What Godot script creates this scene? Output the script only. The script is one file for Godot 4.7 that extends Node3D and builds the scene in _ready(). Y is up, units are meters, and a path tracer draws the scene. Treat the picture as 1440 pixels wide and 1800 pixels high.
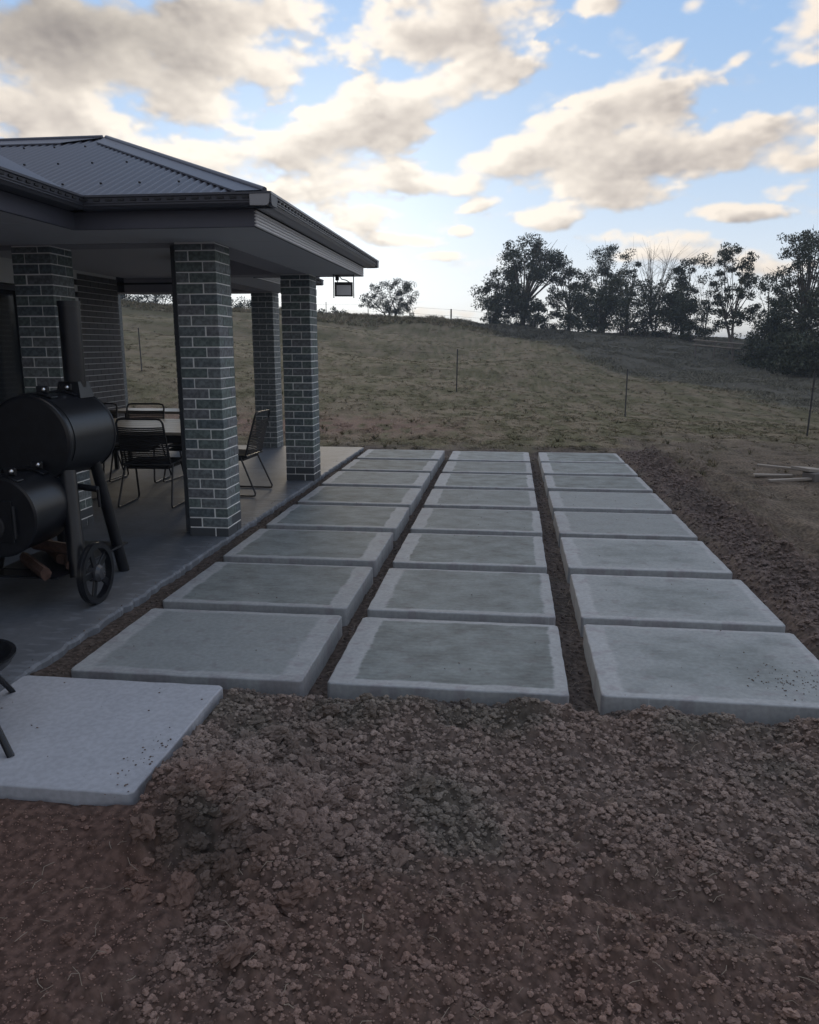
extends Node3D
# A concrete pad terrace beside a brick alfresco, open paddock and gum trees behind, late afternoon.

var rng := RandomNumberGenerator.new()
var M := {}                       # materials by name
var used := {}                    # names already taken at top level
const YAW := 0.122433             # how far the view is turned left of the terrace's long axis
var fine := FastNoiseLite.new()
var broad := FastNoiseLite.new()
var cells := FastNoiseLite.new()
var cells2 := FastNoiseLite.new()


# ---------------------------------------------------------------- mesh collector
class Mb:
	var v := PackedVector3Array()
	var n := PackedVector3Array()
	var c := PackedColorArray()
	var u := PackedVector2Array()
	var col := Color.WHITE

	func put(p: Vector3, nn: Vector3, uv := Vector2.ZERO) -> void:
		v.push_back(p)
		n.push_back(nn)
		c.push_back(col)
		u.push_back(uv)

	func face(pts: Array, out: Vector3) -> void:      # flat convex polygon looking towards out
		var nn: Vector3 = (pts[1] - pts[0]).cross(pts[2] - pts[0])
		if nn.length_squared() < 1e-16 and pts.size() > 3:
			nn = (pts[2] - pts[0]).cross(pts[3] - pts[0])
		nn = nn.normalized()
		var flip := nn.dot(out) > 0.0
		if not flip:
			nn = -nn
		for i in range(1, pts.size() - 1):
			put(pts[0], nn)
			if flip:
				put(pts[i + 1], nn)
				put(pts[i], nn)
			else:
				put(pts[i], nn)
				put(pts[i + 1], nn)

	func box(centre: Vector3, size: Vector3, bevel := 0.0, b := Basis.IDENTITY) -> void:
		var h := size * 0.5
		var k := minf(bevel, minf(h.x, minf(h.y, h.z)) * 0.9)
		for axis in 3:
			for s in [-1.0, 1.0]:
				var a1 := (axis + 1) % 3
				var a2 := (axis + 2) % 3
				var pts := []
				for q in [[-1, -1], [1, -1], [1, 1], [-1, 1]]:
					var p := Vector3.ZERO
					p[axis] = s * h[axis]
					p[a1] = q[0] * (h[a1] - k)
					p[a2] = q[1] * (h[a2] - k)
					pts.append(centre + b * p)
				var o := Vector3.ZERO
				o[axis] = s
				face(pts, b * o)
		if k <= 0.0:
			return
		for axis in 3:                                 # the twelve bevelled edges
			var a1 := (axis + 1) % 3
			var a2 := (axis + 2) % 3
			for s1 in [-1.0, 1.0]:
				for s2 in [-1.0, 1.0]:
					var pts := []
					for q in [[-1, 0], [1, 0], [1, 1], [-1, 1]]:
						var p := Vector3.ZERO
						p[axis] = q[0] * (h[axis] - k)
						p[a1] = s1 * (h[a1] - (k if q[1] else 0.0))
						p[a2] = s2 * (h[a2] - (0.0 if q[1] else k))
						pts.append(centre + b * p)
					var o := Vector3.ZERO
					o[a1] = s1
					o[a2] = s2
					face(pts, b * o)
		for sx in [-1.0, 1.0]:
			for sy in [-1.0, 1.0]:
				for sz in [-1.0, 1.0]:
					var s := Vector3(sx, sy, sz)
					var pts := []
					for axis in 3:
						var p := s * (h - Vector3(k, k, k))
						p[axis] = s[axis] * h[axis]
						pts.append(centre + b * p)
					face(pts, b * s)

	func tube(pts: Array, radii, sides := 8, caps := true) -> void:
		var rings := []
		var ns := []
		var side := Vector3.ZERO
		for i in pts.size():
			var d: Vector3 = (pts[mini(i + 1, pts.size() - 1)] - pts[maxi(i - 1, 0)]).normalized()
			if side == Vector3.ZERO:
				side = d.cross(Vector3.UP if absf(d.y) < 0.9 else Vector3.RIGHT).normalized()
			side = (side - d * side.dot(d)).normalized()
			var up := side.cross(d).normalized()
			var r: float = radii[i] if radii is Array else radii
			var ring := []
			var rn := []
			for k in sides:
				var a := TAU * k / sides
				var o := side * cos(a) + up * sin(a)
				ring.append(pts[i] + o * r)
				rn.append(o)
			rings.append(ring)
			ns.append(rn)
		for i in rings.size() - 1:
			for k in sides:
				var k2 := (k + 1) % sides
				quad_n(rings[i][k], rings[i][k2], rings[i + 1][k2], rings[i + 1][k], ns[i][k], ns[i][k2], ns[i + 1][k2], ns[i + 1][k])
		if caps:
			face(rings[0], pts[0] - pts[1])
			face(rings[-1], pts[-1] - pts[-2])

	func quad_n(a: Vector3, b: Vector3, c2: Vector3, d: Vector3, na: Vector3, nb: Vector3, nc: Vector3, nd: Vector3) -> void:
		var flip := (b - a).cross(c2 - a).dot(na + nc) > 0.0
		if flip:
			put(a, na); put(c2, nc); put(b, nb); put(a, na); put(d, nd); put(c2, nc)
		else:
			put(a, na); put(b, nb); put(c2, nc); put(a, na); put(c2, nc); put(d, nd)

	func lathe(profile: Array, xf: Transform3D, sides := 32) -> void:   # profile of Vector2(radius, along +y)
		for i in profile.size() - 1:
			var p: Vector2 = profile[i]
			var q: Vector2 = profile[i + 1]
			if p.distance_to(q) < 1e-6:
				continue
			var t := (q - p).normalized()
			var nr := Vector2(t.y, -t.x)
			for k in sides:
				var a := TAU * k / sides
				var a2 := TAU * (k + 1) / sides
				var e := Vector3(cos(a), 0, sin(a))
				var e2 := Vector3(cos(a2), 0, sin(a2))
				var n1 := xf.basis * (e * nr.x + Vector3.UP * nr.y)
				var n2 := xf.basis * (e2 * nr.x + Vector3.UP * nr.y)
				quad_n(xf * (e * p.x + Vector3.UP * p.y), xf * (e2 * p.x + Vector3.UP * p.y), xf * (e2 * q.x + Vector3.UP * q.y), xf * (e * q.x + Vector3.UP * q.y), n1, n2, n2, n1)

	func mesh() -> ArrayMesh:
		var a := []
		a.resize(Mesh.ARRAY_MAX)
		a[Mesh.ARRAY_VERTEX] = v
		a[Mesh.ARRAY_NORMAL] = n
		a[Mesh.ARRAY_COLOR] = c
		a[Mesh.ARRAY_TEX_UV] = u
		var m := ArrayMesh.new()
		m.add_surface_from_arrays(Mesh.PRIMITIVE_TRIANGLES, a)
		return m


# ---------------------------------------------------------------- naming
func numbered(called: String) -> String:
	var k: int = used.get(called, 0)
	used[called] = k + 1
	return called if k == 0 else "%s_%03d" % [called, k]


func part(called: String, mesh, mat: Material, parent: Node, at := Vector3.ZERO, b := Basis.IDENTITY) -> MeshInstance3D:
	var o := MeshInstance3D.new()
	o.name = numbered(called) if parent == self else StringName(called)
	o.mesh = mesh.mesh() if mesh is Mb else mesh
	o.material_override = mat
	o.transform = Transform3D(b, at)
	parent.add_child(o, true)
	return o


func tag(o: Node, label: String, category: String, group := "") -> Node:
	o.set_meta("label", label)
	o.set_meta("category", category)
	if group:
		o.set_meta("group", group)
	return o


func thing(called: String, label: String, category: String, at := Vector3.ZERO, turn := 0.0, group := "") -> Node3D:
	var o := Node3D.new()
	o.name = numbered(called)
	add_child(o)
	o.position = at
	o.rotation.y = turn
	tag(o, label, category, group)
	return o


func kind(o: Node, k: String) -> Node:
	o.set_meta("kind", k)
	return o


func copy(o: Node3D, label: String) -> Node3D:
	var r: Node3D = o.duplicate()
	r.name = numbered(String(o.name).rstrip("0123456789").trim_suffix("_"))
	add_child(r)
	r.set_meta("label", label)
	return r


func noise(kind_: int, freq: float, oct := 4, sd := 1) -> FastNoiseLite:
	var f := FastNoiseLite.new()
	f.noise_type = kind_ as FastNoiseLite.NoiseType
	f.frequency = freq
	f.seed = sd
	f.fractal_type = FastNoiseLite.FRACTAL_FBM if oct > 1 else FastNoiseLite.FRACTAL_NONE
	f.fractal_octaves = oct
	return f


func lin(r: float, g: float, b: float) -> Color:
	return Color(r, g, b).linear_to_srgb()


func grain(freq: float, lo: float, hi: float, sd := 3, oct := 4, size := 512) -> ImageTexture:      # seamless grey mottling between two factors
	var im := noise(FastNoiseLite.TYPE_SIMPLEX_SMOOTH, freq, oct, sd).get_seamless_image(size, size)
	im.convert(Image.FORMAT_RGB8)
	var out := im.duplicate() as Image
	for y in size:
		for x in size:
			var t := im.get_pixel(x, y).r
			var g := lerpf(lo, hi, smoothstep(0.1, 0.9, t))
			out.set_pixel(x, y, Color(g, g, g))
	return ImageTexture.create_from_image(out)


func mat(called: String, c: Color, rough := 0.8, metal := 0.0) -> StandardMaterial3D:
	var m := StandardMaterial3D.new()
	m.resource_name = called
	m.albedo_color = c
	m.roughness = rough
	m.metallic = metal
	M[called] = m
	return m


func triplanar(m: StandardMaterial3D, tex: Texture2D, scale: float, bump: Texture2D = null, height := 0.0) -> void:
	m.albedo_texture = tex
	m.uv1_triplanar = true
	m.uv1_world_triplanar = true
	m.uv1_scale = Vector3.ONE * scale
	if bump:
		m.heightmap_enabled = true
		m.heightmap_texture = bump
		m.heightmap_scale = height


# ---------------------------------------------------------------- the lie of the land
func lie(x: float, z: float) -> float:               # smooth level of the land, metres; the pads' tops are at 0
	var d := -x * 0.12213 - z * 0.99251
	var l := x * 0.99251 - z * 0.12213
	var t := clampf((d - 13.0) / 57.0, 0.0, 1.0)
	var lc := 40.0 * tanh(l / 40.0)
	var h := -0.1 + 3.95 * pow(t, 1.35) - lerpf(0.08, 0.068, t) * lc * smoothstep(13.0, 24.0, d)
	h += (broad.get_noise_2d(x * 1.0, z * 1.0)) * 0.5 * smoothstep(15.0, 45.0, d)
	if d > 66.0:
		h -= 0.05 * (d - 66.0) * smoothstep(66.0, 80.0, d)
		h = lerpf(h, -6.0, smoothstep(80.0, 200.0, d))
	return h


func soil(x: float, z: float) -> float:              # level with dirt, clods and ruts
	var h := lie(x, z)
	var site := smoothstep(2.95, 2.2, x) * smoothstep(-13.5, -12.9, z)
	var n := fine.get_noise_2d(x, z)
	if site > 0.0:
		var trench := smoothstep(-3.45, -3.75, z) * smoothstep(1.86, 1.72, x)
		var floor_y := lerpf(-0.13, -0.045, smoothstep(-2.15, -2.27, x))
		h = lerpf(h, lerpf(lerpf(-0.085, -0.06, smoothstep(-3.0, -3.4, z)), floor_y, trench), site)
		var rough := lerpf(1.0, 0.35, trench)
		# smooth bare soil at the near left, clods elsewhere
		var bare := smoothstep(-0.95, -1.25, x + 0.25 * n) * smoothstep(-2.62, -2.4, z)
		var track := exp(-pow((z + 2.28 + 0.05 * n) / 0.07, 2.0)) * smoothstep(-0.1, 0.35, x)
		rough *= 1.0 - 0.75 * bare
		h += 0.055 * smoothstep(-1.1, -1.35, x) * smoothstep(-2.0, -2.45, z) * (1.0 - trench)
		rough *= 1.0 - 0.8 * track
		h += rough * (0.035 * n + 0.03 * absf(fine.get_noise_2d(x * 3.1 + 40.0, z * 3.1)))
		if z > -4.2 or x > 1.6:
			var c1 := -cells.get_noise_2d(x, z)          # domed lumps
			var c2 := -cells2.get_noise_2d(x, z)
			h += rough * (0.026 * c1 + 0.022 * c2) * (1.0 - trench)
		h -= 0.03 * track
		# spoil pushed up against the front of the pads and beside the landing
		h += 0.045 * exp(-pow((z + 3.42) / 0.2, 2.0)) * smoothstep(-0.95, -0.6, x) * (0.5 + n)
		h += 0.075 * exp(-pow((x + 1.02) / 0.24, 2.0) - pow((z + 2.72) / 0.42, 2.0)) * (1.0 + 0.8 * n)
		h += 0.05 * exp(-pow((x + 0.75) / 0.4, 2.0) - pow((z + 2.35) / 0.4, 2.0)) * (1.0 + n)
		h -= 0.05 * exp(-pow((x - 1.25) / 0.16, 2.0) - pow((z + 2.72) / 0.13, 2.0))
		h -= 0.035 * exp(-pow((x + 1.2) / 0.1, 2.0) - pow((z + 2.17) / 0.05, 2.0))
	if x < -1.32 and z < -2.5 and z > -3.6:
		h = minf(h, -0.03)
	# the long heap along the right side of the pads
	var berm := exp(-pow((x - 2.14 - 0.05 * sin(z * 2.3) - 0.12 * n) / 0.17, 2.0)) * smoothstep(-13.2, -12.4, z) * smoothstep(-1.6, -3.2, z)
	if berm > 0.01:
		h += berm * (0.06 + 0.1 * n - 0.04 * cells.get_noise_2d(x, z))
	# wheel ruts in the grass to the right
	if x > 2.3 and x < 9.0 and z > -22.0:
		h += 0.03 * sin(x * 9.0 + 0.8 * sin(z * 0.35)) * (0.5 + fine.get_noise_2d(x * 0.4, z * 0.15)) * smoothstep(2.3, 2.8, x) * smoothstep(-20.0, -12.0, z)
	if d_of(x, z) > 12.0 or x > 2.2:
		h += 0.03 * n * smoothstep(2.0, 2.6, maxf(x, d_of(x, z) - 10.5))
	return h


func d_of(x: float, z: float) -> float:
	return -x * 0.12213 - z * 0.99251


# ---------------------------------------------------------------- sky: air and clouds, for every direction
const SUN_AZ := -13.0
const SUN_EL := 7.0
var cl1 := FastNoiseLite.new()
var cl2 := FastNoiseLite.new()


func air(az: float, el: float) -> Vector3:
	var e := deg_to_rad(maxf(el, 0.0))
	var sd := Vector3(sin(deg_to_rad(SUN_AZ)) * cos(deg_to_rad(SUN_EL)), sin(deg_to_rad(SUN_EL)), -cos(deg_to_rad(SUN_AZ)) * cos(deg_to_rad(SUN_EL)))
	var v := Vector3(sin(deg_to_rad(az)) * cos(e), sin(e), -cos(deg_to_rad(az)) * cos(e))
	var ang := rad_to_deg(acos(clampf(v.dot(sd), -1.0, 1.0)))
	var low := pow(1.0 - sin(e), 9.0)
	var c := Vector3(0.175, 0.325, 0.58).lerp(Vector3(0.5, 0.65, 0.79), pow(1.0 - sin(e), 4.2))
	c = c.lerp(Vector3(0.93, 0.84, 0.7), low * 0.8)
	c = c.lerp(Vector3(0.32, 0.37, 0.45), smoothstep(75.0, 135.0, ang))
	c += Vector3(0.34, 0.33, 0.3) * exp(-pow(ang / 10.5, 1.3)) + Vector3(0.06, 0.055, 0.045) * exp(-ang / 30.0)
	return c


func cloudy(base: Vector3, d: float, toward: float, az: float, el: float) -> Vector3:
	var alpha := smoothstep(0.08, 0.84, d)
	if alpha <= 0.0:
		return base
	var thick := smoothstep(0.6, 1.65, d)
	var lit := clampf(0.8 + 0.95 * toward - 0.78 * thick, 0.0, 1.0)
	var near := exp(-pow(Vector2((az - SUN_AZ) * 0.7, el - SUN_EL).length() / 20.0, 2.0))
	var dark := Vector3(0.26, 0.228, 0.22).lerp(Vector3(0.46, 0.41, 0.37), near)
	var bright := Vector3(0.73, 0.635, 0.54).lerp(Vector3(0.9, 0.83, 0.73), near)
	var c := dark.lerp(bright, lit)
	var away := rad_to_deg(acos(clampf(cos(deg_to_rad(el)) * cos(deg_to_rad(az - SUN_AZ)), -1.0, 1.0)))
	c *= lerpf(1.0, 0.68, smoothstep(80.0, 140.0, away))
	c *= lerpf(1.0, 0.62, smoothstep(-14.0, -28.0, az) * smoothstep(13.0, 19.0, el))
	return base.lerp(c, alpha * 0.97)


func make_sky() -> ImageTexture:
	var W := 4096
	var H := 2048
	cl1 = noise(FastNoiseLite.TYPE_SIMPLEX, 0.055, 5, 11)
	cl2 = noise(FastNoiseLite.TYPE_SIMPLEX, 0.5, 4, 23)
	# the whole sphere coarsely: the same air with broken cloud
	var small := Image.create(512, 256, false, Image.FORMAT_RGBF)
	for y in 256:
		var el := 90.0 - (y + 0.5) * 180.0 / 256.0
		for x in 512:
			var az := wrapf((x + 0.5) * 360.0 / 512.0, -180.0, 180.0)     # a panorama's left edge is -z
			var c: Vector3
			if el < -1.5:
				c = Vector3(0.16, 0.14, 0.12)
			else:
				c = air(az, el)
				var p := Vector3(sin(deg_to_rad(az)) * cos(deg_to_rad(el)), sin(deg_to_rad(el)), -cos(deg_to_rad(az)) * cos(deg_to_rad(el)))
				p *= 60.0 / (0.35 + maxf(p.y, 0.0))
				var d := 0.52 - 0.12 * smoothstep(60.0, 125.0, rad_to_deg(acos(clampf(cos(deg_to_rad(el)) * cos(deg_to_rad(az - SUN_AZ)), -1.0, 1.0)))) + 1.05 * cl1.get_noise_3d(p.x * 0.35, p.y * 0.35, p.z * 0.35)
				c = cloudy(c, d, 0.15, az, el)
			small.set_pixel(x, y, Color(c.x, c.y, c.z))
	small.resize(W, H, Image.INTERPOLATE_CUBIC)
	# the part with the named clouds in detail
	var blobs := [
		Vector4(-24.6, 18.3, 10.1, 2.0), Vector2(5, 0.90),
		Vector4(-29.2, 18.4, 6.4, 1.7), Vector2(0, 0.60),
		Vector4(-21.3, 16.8, 6.7, 1.7), Vector2(0, 0.80),
		Vector4(-15.2, 17.3, 3.3, 1.0), Vector2(8, 0.80),
		Vector4(-27.1, 16.0, 6.0, 1.5), Vector2(0, 0.70),
		Vector4(-20.7, 14.5, 3.4, 1.1), Vector2(-5, 0.90),
		Vector4(-30.2, 14.1, 4.2, 1.7), Vector2(0, 0.90),
		Vector4(-27.4, 13.1, 4.3, 1.3), Vector2(-8, 0.60),
		Vector4(-16.2, 20.2, 4.0, 1.1), Vector2(10, 0.80),
		Vector4(-5.2, 20.3, 6.3, 1.6), Vector2(0, 0.90),
		Vector4(-6.3, 18.5, 4.8, 1.4), Vector2(0, 0.80),
		Vector4(-1.5, 19.1, 2.6, 1.5), Vector2(30, 0.60),
		Vector4(-4.0, 16.3, 5.2, 1.3), Vector2(14, 1.00),
		Vector4(-9.7, 14.9, 5.3, 1.6), Vector2(18, 1.00),
		Vector4(-12.3, 13.4, 4.2, 1.3), Vector2(14, 0.90),
		Vector4(-7.8, 13.6, 4.2, 1.1), Vector2(20, 0.70),
		Vector4(-18.0, 12.0, 4.4, 1.3), Vector2(8, 0.90),
		Vector4(-21.6, 12.3, 3.2, 0.9), Vector2(0, 0.70),
		Vector4(-15.4, 10.2, 3.4, 0.7), Vector2(-5, 0.60),
		Vector4(-10.1, 11.0, 5.0, 1.2), Vector2(-4, 1.00),
		Vector4(-5.5, 10.6, 3.5, 0.8), Vector2(-6, 0.80),
		Vector4(6.5, 15.1, 4.3, 1.3), Vector2(32, 1.00),
		Vector4(8.9, 13.7, 3.5, 1.8), Vector2(25, 1.00),
		Vector4(3.9, 13.7, 4.4, 1.4), Vector2(22, 1.00),
		Vector4(-0.2, 12.2, 4.5, 1.2), Vector2(16, 1.00),
		Vector4(5.8, 11.9, 5.1, 1.3), Vector2(0, 1.00),
		Vector4(10.4, 11.9, 4.2, 1.3), Vector2(-5, 0.90),
		Vector4(15.4, 12.4, 4.5, 1.2), Vector2(6, 1.00),
		Vector4(17.4, 10.9, 3.2, 0.9), Vector2(0, 0.90),
		Vector4(3.6, 10.5, 5.6, 0.9), Vector2(-4, 0.80),
		Vector4(7.3, 9.5, 4.0, 0.8), Vector2(0, 0.70),
		Vector4(2.4, 8.4, 2.6, 0.8), Vector2(6, 0.90),
		Vector4(14.1, 8.2, 3.0, 0.5), Vector2(-4, 0.80),
		Vector4(-10.1, 8.4, 3.3, 0.7), Vector2(8, 0.60),
		Vector4(-13.2, 9.1, 2.3, 0.5), Vector2(0, 0.50),
		Vector4(-2.4, 9.3, 1.5, 0.4), Vector2(12, 0.60),
		Vector4(-3.4, 7.5, 0.9, 0.4), Vector2(0, 0.60),
		Vector4(-7.8, 7.0, 3.1, 0.4), Vector2(-3, 0.60),
		Vector4(-5.1, 6.0, 2.0, 0.3), Vector2(2, 0.60),
		Vector4(-8.2, 9.6, 1.1, 0.3), Vector2(0, 0.50),
		Vector4(17.2, 17.8, 2.2, 1.7), Vector2(35, 0.80),
		Vector4(14.0, 16.9, 1.6, 0.3), Vector2(28, 0.45),
		Vector4(5.5, 20.3, 1.9, 0.6), Vector2(0, 0.80),
		Vector4(10.8, 19.8, 1.5, 0.5), Vector2(0, 0.70),
		Vector4(2.0, 14.2, 1.5, 0.4), Vector2(10, 0.60),
		Vector4(4.0, 17.9, 1.4, 0.3), Vector2(-20, 0.40),
		Vector4(9.8, 17.6, 1.4, 0.3), Vector2(30, 0.50),
		Vector4(11.5, 6.0, 3.2, 1.1), Vector2(4, 0.90),
		Vector4(15.3, 5.1, 3.0, 0.8), Vector2(-4, 0.70),
		Vector4(6.0, 7.0, 2.2, 0.5), Vector2(-4, 0.50),
		Vector4(7.9, 5.8, 2.2, 0.5), Vector2(0, 0.50),
		Vector4(17.6, 9.4, 1.9, 0.6), Vector2(0, 0.50),
		Vector4(-8.6, 5.3, 1.6, 0.3), Vector2(0, 0.50),
		Vector4(-5.4, 2.3, 2.4, 0.4), Vector2(0, 0.60),
		Vector4(-2.7, 2.1, 1.6, 0.3), Vector2(0, 0.50),
		Vector4(3.8, 5.7, 1.9, 0.4), Vector2(0, 0.40),
	]
	var az0 := -50.0
	var el0 := 33.0
	var px := W / 360.0
	var w := int(88.0 * px)
	var h := int(34.5 * px)
	var dens := PackedFloat32Array()
	dens.resize(w * h)
	for b in range(0, blobs.size(), 2):
		var q: Vector4 = blobs[b]
		var k: Vector2 = blobs[b + 1]
		var ca := cos(deg_to_rad(k.x))
		var sa := sin(deg_to_rad(k.x))
		var reach := maxf(q.z, q.w) * 1.45
		for y in range(maxi(0, int((el0 - q.y - reach) * px)), mini(h, int((el0 - q.y + reach) * px))):
			for x in range(maxi(0, int((q.x - reach - az0) * px)), mini(w, int((q.x + reach - az0) * px))):
				var dx := x / px + az0 - q.x
				var dy := el0 - y / px - q.y
				var r2 := pow((dx * ca + dy * sa) / q.z, 2.0) + pow((dy * ca - dx * sa) / q.w, 2.0)
				if r2 < 2.0:
					var f := 1.0 - r2 * 0.5
					dens[y * w + x] += k.y * f * f
	for y in h:
		var el := el0 - y / px
		var fy := el * 1.75
		for x in w:
			var az := x / px + az0
			var a := az * 0.94 - el * 0.34
			var d: float = dens[y * w + x]
			var n := cl1.get_noise_2d(a * 2.6, fy * 2.6 + az * 0.9) * 0.85 + cl2.get_noise_2d(a * 1.1, fy * 1.3) * 0.2
			if d > 0.02:
				d = 1.25 * (1.0 - exp(-d * 1.5)) + n * lerpf(1.15, 0.55, smoothstep(0.2, 1.1, d))
			else:
				d = n * 0.55
			dens[y * w + x] = d
	var sx := int(1.7 * px)
	for y in h:
		var el := el0 - y / px
		for x in w:
			var az := x / px + az0
			var edge := smoothstep(0.0, 7.0, minf(minf(az - az0, az0 + 88.0 - az), minf(el0 - el, 40.0)))
			if edge <= 0.0 or el < -1.4:
				continue
			var d: float = dens[y * w + x]
			var dir := Vector2(SUN_AZ - az, (el - SUN_EL) - 14.0).normalized()
			var qx := clampi(x + int(dir.x * sx), 0, w - 1)
			var qy := clampi(y + int(dir.y * sx), 0, h - 1)
			var q2x := clampi(x + int(dir.x * sx * 0.35), 0, w - 1)
			var q2y := clampi(y + int(dir.y * sx * 0.35), 0, h - 1)
			var toward := (d - dens[qy * w + qx]) * 0.5 + (d - dens[q2y * w + q2x]) * 0.8
			var c := cloudy(air(az, el), d, toward, az, el)
			var gx := posmod(int(az * px), W)
			var gy := int((90.0 - el) * px)
			var old := small.get_pixel(gx, gy)
			c = Vector3(old.r, old.g, old.b).lerp(c, edge)
			small.set_pixel(gx, gy, Color(c.x, c.y, c.z))
	return ImageTexture.create_from_image(small)


# ---------------------------------------------------------------- setting
func build_ground() -> void:
	var xs := PackedFloat64Array()
	var zs := PackedFloat64Array()
	var x := -900.0
	while x < 900.0:
		xs.push_back(x)
		var ax := absf(x)
		var st := 0.0125 if x > -2.0 and x < 1.95 else (0.03 if x > -2.6 and x < 2.9 else (0.12 if x > -6.0 and x < 9.0 else 0.0))
		if st == 0.0:
			st = 0.12 + (minf(absf(x + 6.0), absf(x - 9.0))) * 0.09
			if x < -6.0:
				st = minf(st, maxf(0.12, (-6.0 - x) * 0.5))
		x += st
	var z := 30.0
	while z > -1400.0:
		zs.push_back(z)
		var st := 0.0
		if z > -1.2:
			st = maxf(0.013, minf(3.0, (z + 1.2) * 0.3))
		elif z > -3.8:
			st = 0.0125
		elif z > -13.4:
			st = 0.05
		else:
			st = 0.08 + (-13.4 - z) * 0.035
		z -= st
	var nx := xs.size()
	var nz := zs.size()
	var v := PackedVector3Array()
	var c := PackedColorArray()
	var idx := PackedInt32Array()
	v.resize(nx * nz)
	c.resize(nx * nz)
	idx.resize((nx - 1) * (nz - 1) * 6)
	var k := 0
	for j in nz:
		for i in nx:
			var px := xs[i]
			var pz := zs[j]
			v[k] = Vector3(px, soil(px, pz), pz)
			c[k] = ground_colour(px, pz)
			k += 1
	k = 0
	for j in nz - 1:
		for i in nx - 1:
			var a := j * nx + i
			idx[k] = a
			idx[k + 1] = a + nx
			idx[k + 2] = a + 1
			idx[k + 3] = a + 1
			idx[k + 4] = a + nx
			idx[k + 5] = a + nx + 1
			k += 6
	var arr := []
	arr.resize(Mesh.ARRAY_MAX)
	arr[Mesh.ARRAY_VERTEX] = v
	arr[Mesh.ARRAY_COLOR] = c
	arr[Mesh.ARRAY_INDEX] = idx
	var m := ArrayMesh.new()
	m.add_surface_from_arrays(Mesh.PRIMITIVE_TRIANGLES, arr)
	var stool := SurfaceTool.new()
	stool.create_from(m, 0)
	stool.generate_normals()
	var o := part("ground", stool.commit(), M.earth, self)
	kind(o, "structure")
	o.set_meta("label", "bare reddish soil and mown paddock rising to a grassy crest")


func ground_colour(x: float, z: float) -> Color:
	var d := d_of(x, z)
	var l := x * 0.99251 - z * 0.12213
	var n1 := broad.get_noise_2d(x * 9.0, z * 9.0)
	var n2 := fine.get_noise_2d(x * 0.7 + 9.0, z * 0.7)
	var grass := smoothstep(-13.2, -14.4, z + 0.6 * n2)
	grass = maxf(grass, smoothstep(2.15, 2.75, x + 0.4 * n2 + 0.1 * n1)) * (1.0 - 0.85 * graded(x, z))
	var red := Vector3(0.175, 0.12, 0.1)
	var grey := Vector3(0.2, 0.152, 0.132)
	var dark := Vector3(0.145, 0.13, 0.11)
	var c := red.lerp(grey, smoothstep(-0.5, 0.5, 0.7 * n2 + 0.5 * n1 + 0.5 * fine.get_noise_2d(x * 5.0, z * 5.0)))
	c = c.lerp(Vector3(0.235, 0.185, 0.162), 0.65 * smoothstep(-2.2, -2.9, z + 0.3 * n2))
	c = c.lerp(Vector3(0.205, 0.132, 0.108), 0.6 * smoothstep(-2.5, -2.0, z + 0.3 * n2))
	c = c.lerp(dark, smoothstep(0.1, 0.55, n1 - 0.3 * n2) * 0.75 * smoothstep(-1.9, -2.5, z))
	var bare := smoothstep(-0.85, -1.2, x) * smoothstep(-2.75, -2.4, z)
	c = c.lerp(Vector3(0.195, 0.12, 0.097), bare * 0.8)
	c = c.lerp(Vector3(0.19, 0.152, 0.14), 0.8 * exp(-pow((x - 2.0) / 0.2, 2.0)) * smoothstep(-2.8, -3.6, z))
	var heap := exp(-pow((x + 1.0) / 0.22, 2.0) - pow((z + 2.45) / 0.4, 2.0))
	c = c.lerp(Vector3(0.065, 0.066, 0.058), heap * 0.75 * smoothstep(-0.5, 0.2, n1 + n2))
	c = c.lerp(Vector3(0.2, 0.145, 0.128), 0.8 * exp(-pow((x + 0.66) / 0.18, 2.0) - pow((z + 2.55) / 0.35, 2.0)) * smoothstep(-0.4, 0.3, n1))
	if z < -3.5 and x < 1.75:
		c = c.lerp(Vector3(0.11, 0.092, 0.083), 0.7)
	c = c.lerp(Vector3(0.2, 0.158, 0.125) * (1.0 + 0.2 * n2 + 0.16 * sin(x * 9.0 + 0.8 * sin(z * 0.35)) + 0.18 * fine.get_noise_2d(x * 2.5, z * 0.25)), graded(x, z) * smoothstep(2.1, 2.5, x))
	if grass > 0.0:
		var g1 := fine.get_noise_2d(x * 0.45, z * 0.2)
		var g2 := fine.get_noise_2d(x * 1.3, z * 0.5 + 70.0)
		var straw := Vector3(0.275, 0.23, 0.16)
		var olive := Vector3(0.17, 0.16, 0.09)
		var g := olive.lerp(straw, smoothstep(-0.4, 0.45, g1 + 0.7 * g2))
		# scraped reddish earth just past the pads and the patio
		var scrape := exp(-pow((d - 16.6) / 1.7, 2.0)) * smoothstep(3.0, -1.0, l) * smoothstep(-0.35, 0.3, g2 + 0.3)
		g = g.lerp(Vector3(0.28, 0.175, 0.145), 0.85 * scrape)
		g = g.lerp(Vector3(0.24, 0.165, 0.135), 0.6 * smoothstep(0.15, 0.5, g2) * smoothstep(4.5, 3.0, x) * smoothstep(-14.0, -11.0, z))
		# unmown bank below the trees
		var bank := bank_of(x, z)
		g = g.lerp(Vector3(0.15, 0.145, 0.115), bank)
		c = c.lerp(g, grass)
	if grass < 0.5:
		c *= 0.88                                        # damp fines, darker than the dry crumbs on them
	return Color(c.x, c.y, c.z)


func graded(x: float, z: float) -> float:            # bare graded soil to the right of the pads
	var n := fine.get_noise_2d(x * 0.5 + 3.0, z * 0.3)
	return smoothstep(1.9, 2.3, x) * smoothstep(8.5, 5.0, x + 1.8 * n + 0.1 * (-z - 8.0)) * smoothstep(-17.5, -14.0, z + 2.0 * n)


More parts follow.
